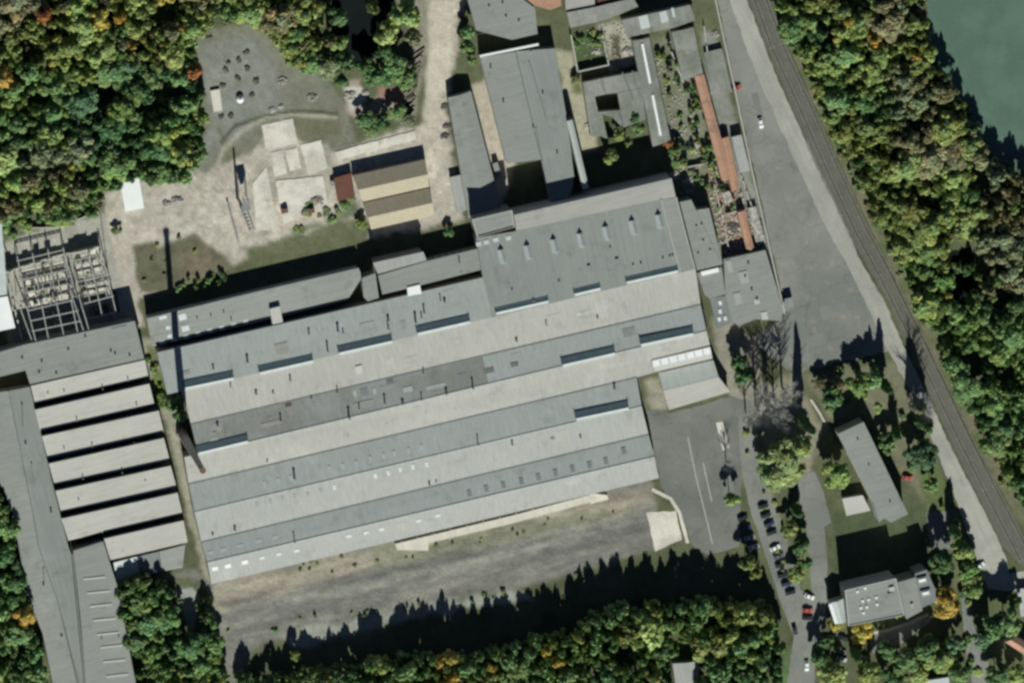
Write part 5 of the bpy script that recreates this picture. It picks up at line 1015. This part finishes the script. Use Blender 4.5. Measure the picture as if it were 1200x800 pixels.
for wd, poly, nm in woods:
    x0 = min(p[0] for p in poly); x1 = max(p[0] for p in poly); y0 = min(p[1] for p in poly); y1 = max(p[1] for p in poly)
    area = (x1-x0)*(y1-y0)
    for k in range(int(area/9)):
        x = random.uniform(x0, x1); y = random.uniform(y0, y1); d = None
        r = random.choices([8, 11, 14, 18, 23], [24, 26, 24, 18, 10])[0]*random.uniform(.9, 1.1)
        if any((x-a)**2+(y-b)**2 < (g+r*.55)**2 for a, b, g in gaps): continue
        if any((x-a)**2+(y-b)**2 < ((r+c)*.60)**2 for a, b, c in pts): continue
        if inside(x, y, poly) < r*.35: continue
        pts.append((x, y, r)); cand.append((x, y, r, wd, nm))
cand.sort(key=lambda c: -c[2]*(1 if 0 < c[0] < 1200 and 0 < c[1] < 800 else .3))
NI = 300-N_SPECIAL-3
seen = set(); nlist = cand[:NI]; rest = cand[NI:]
HT = {'nw': (32, 44), 'e': (28, 42), 's': (46, 52), 'sw': (28, 38), 'w': (34, 44)}
for x, y, r, wd, nm in nlist:
    c = pickcol(wd, x, y); lo, hi = HT[wd]
    hh = random.uniform(lo, hi)*(.62+.38*min(1, max(0, (x-280)/200)) if wd == 's' else 1)
    tree(x, y, r*(1.15 if wd == 's' else 1), hh, c, f'{c} tree in the {nm}, {where(x, y)}', 'broad', f'trees of the {nm}', 'tree', low=(wd == 's'))
Q, T = [], []
base = [crown_arrays(200+i, 'broad', 800, .125) for i in range(8)]
def merged(x, y, r, h, col, f=.3):
    q0, t0 = random.choice(base); a = random.uniform(0, 6.28); ca, sa = math.cos(a), math.sin(a); q = q0.copy(); X = q[..., 0]*ca-q[..., 1]*sa; Y = q[..., 0]*sa+q[..., 1]*ca
    p = P(x, y, h*.68); q = np.stack([X*r*S+p.x, Y*r*S+p.y, (q[..., 2]*(1-f)+f)*h*S], -1); Q.append(q); T.append(t0*np.array(jit(col)))
for x, y, r, wd, nm in rest:
    lo, hi = HT[wd]; merged(x, y, r, random.uniform(lo, hi)*.88*(.62+.38*min(1, max(0, (x-280)/200)) if wd == 's' else 1), PAL[pickcol(wd, x, y)], .12)
# saplings and undergrowth on the wood floors and along their rims
for wd, poly, nm in woods:
    x0 = min(p[0] for p in poly); x1 = max(p[0] for p in poly); y0 = min(p[1] for p in poly); y1 = max(p[1] for p in poly)
    for k in range(int((x1-x0)*(y1-y0)/300)):
        x = random.uniform(x0-4, x1+4); y = random.uniform(y0-4, y1+4); d = inside(x, y, poly)
        if d < -2: continue
        if any((x-a)**2+(y-b)**2 < (g*.7)**2 for a, b, g in gaps): continue
        r = random.uniform(4, 8); merged(x, y, r, random.uniform(6, 16) if d < 12 else random.uniform(8, 26), PAL[random.choice(['mid green', 'olive green', 'dark green', 'grey green'])], .02)
# railway-side scrub
for k in range(120):
    t = random.random(); i = min(int(t*9), 8); a = cl_[i]; b = cl_[i+1]; u = t*9-i; x = a[0]+(b[0]-a[0])*u+random.uniform(17, 30); y = a[1]+(b[1]-a[1])*u
    merged(x, y, random.uniform(2, 5), random.uniform(3, 8), PAL[random.choice(['mid green', 'olive green', 'grey green', 'brownish'])], .02)
q = np.concatenate(Q); t = np.concatenate(T); o = bpy.data.objects.new('woodland_growth', leafmesh('woodland_growth', q, t)); C.objects.link(o); o.color = (1, 1, 1, 1)
tag(o, 'smaller trees and undergrowth filling the woods between the large crowns', 'undergrowth', None, 'stuff')
# bushes and scrub one can pick out
bz = []
def scatter(poly, n, r0, r1, h0, h1, cols, nm):
    x0 = min(p[0] for p in poly); x1 = max(p[0] for p in poly); y0 = min(p[1] for p in poly); y1 = max(p[1] for p in poly); c = 0; t = 0
    while c < n and t < 4000:
        t += 1; x = random.uniform(x0, x1); y = random.uniform(y0, y1)
        if inside(x, y, poly) < 0: continue
        col = random.choice(cols); bush(x, y, random.uniform(r0, r1), random.uniform(h0, h1), col, f'{col} bush {nm}, {where(x, y)}', f'bushes {nm}'); c += 1
scatter([(768, 50), (784, 48), (800, 92), (826, 96), (838, 150), (850, 205), (862, 245), (835, 250), (815, 210), (792, 190), (785, 150), (776, 95)], 60, 2.5, 5.5, 4, 12, ['mid green', 'olive green', 'grey green', 'yellow green', 'dark green'], 'in the overgrown yard of the ruined sheds')
scatter([(-5, 240), (60, 240), (120, 230), (120, 246), (60, 264), (0, 285)], 26, 5, 10, 6, 16, ['brownish', 'olive green', 'grey green', 'mid green'], 'in the scrub behind the ruined hall')
scatter([(180, 405), (186, 440), (198, 478), (186, 470), (172, 420)], 12, 2, 4, 3, 6, ['mid green', 'olive green', 'dark green'], 'in the gap between the two halls')
scatter([(183, 462), (194, 460), (198, 476), (186, 476)], 4, 4, 6, 5, 8, ['bright green', 'mid green'], 'beside the chimney path')
scatter([(205, 330), (260, 320), (265, 332), (210, 343)], 16, 2, 4, 3, 8, ['dark green', 'mid green', 'olive green'], 'on the grass north of the wing')
scatter([(163, 292), (225, 273), (262, 305), (200, 340), (165, 340)], 8, 1.5, 3.5, 1.5, 4, ['olive green', 'mid green', 'brownish'], 'on the grass triangle')
scatter([(350, 238), (418, 228), (425, 255), (345, 278)], 14, 3, 6, 2, 6, ['mid green', 'olive green', 'grey green'], 'beside the red roofed shed')
scatter([(262, 735), (480, 705), (600, 688), (690, 668), (690, 676), (600, 698), (480, 716), (275, 750)], 18, 1.5, 3.5, 2, 6, ['olive green', 'grey green', 'mid green'], 'along the south rim of the gravel yard')
scatter([(672, 42), (704, 37), (706, 52), (674, 56)], 8, 3, 5, 4, 8, ['mid green', 'olive green'], 'in the walled court')
scatter([(885, 80), (905, 60), (985, 205), (1100, 420), (1090, 400)], 0, 2, 3, 2, 4, ['olive green'], 'by the railway')
scatter([(330, 640), (480, 640), (620, 612), (740, 588), (742, 596), (600, 628), (460, 660), (340, 680)], 26, 1.2, 3, 1.5, 4, ['olive green', 'grey green', 'brownish'], 'in the gravel yard south of the hall')
scatter([(995, 733), (1060, 718), (1062, 724), (1000, 740)], 10, 2.5, 4, 3, 6, ['olive green', 'mid green'], 'along the south wall of the skylit office')
scatter([(942, 440), (985, 430), (1050, 430), (1085, 500), (1108, 590), (1090, 598), (1050, 520), (1010, 485), (970, 485)], 30, 2, 5, 3, 9, ['mid green', 'olive green', 'dark green'], 'in the garden by the office slab')
scatter([(868, 505), (885, 508), (925, 640), (932, 690), (920, 690), (893, 600)], 14, 2, 4, 3, 6, ['olive green', 'yellow green'], 'on the strip right of the works road')
scatter([(1110, 605), (1122, 605), (1155, 688), (1130, 712)], 14, 2.5, 5, 4, 8, ['olive green', 'mid green'], 'between driveway and concrete road')
scatter([(0, 240), (118, 232), (118, 248), (10, 270)], 34, 2.5, 6, 4, 14, ['brownish', 'olive green', 'dark green', 'grey green'], 'behind the ruined hall')
scatter([(14, 300), (112, 285), (132, 365), (30, 395)], 16, 1.5, 3.5, 2, 6, ['grey green', 'dark green', 'olive green'], 'inside the ruined hall')
scatter([(930, 740), (950, 800), (1160, 800), (1160, 740), (1060, 750), (985, 745)], 26, 3, 6, 4, 12, ['mid green', 'olive green', 'dark green'], 'in the gardens at the bottom right')
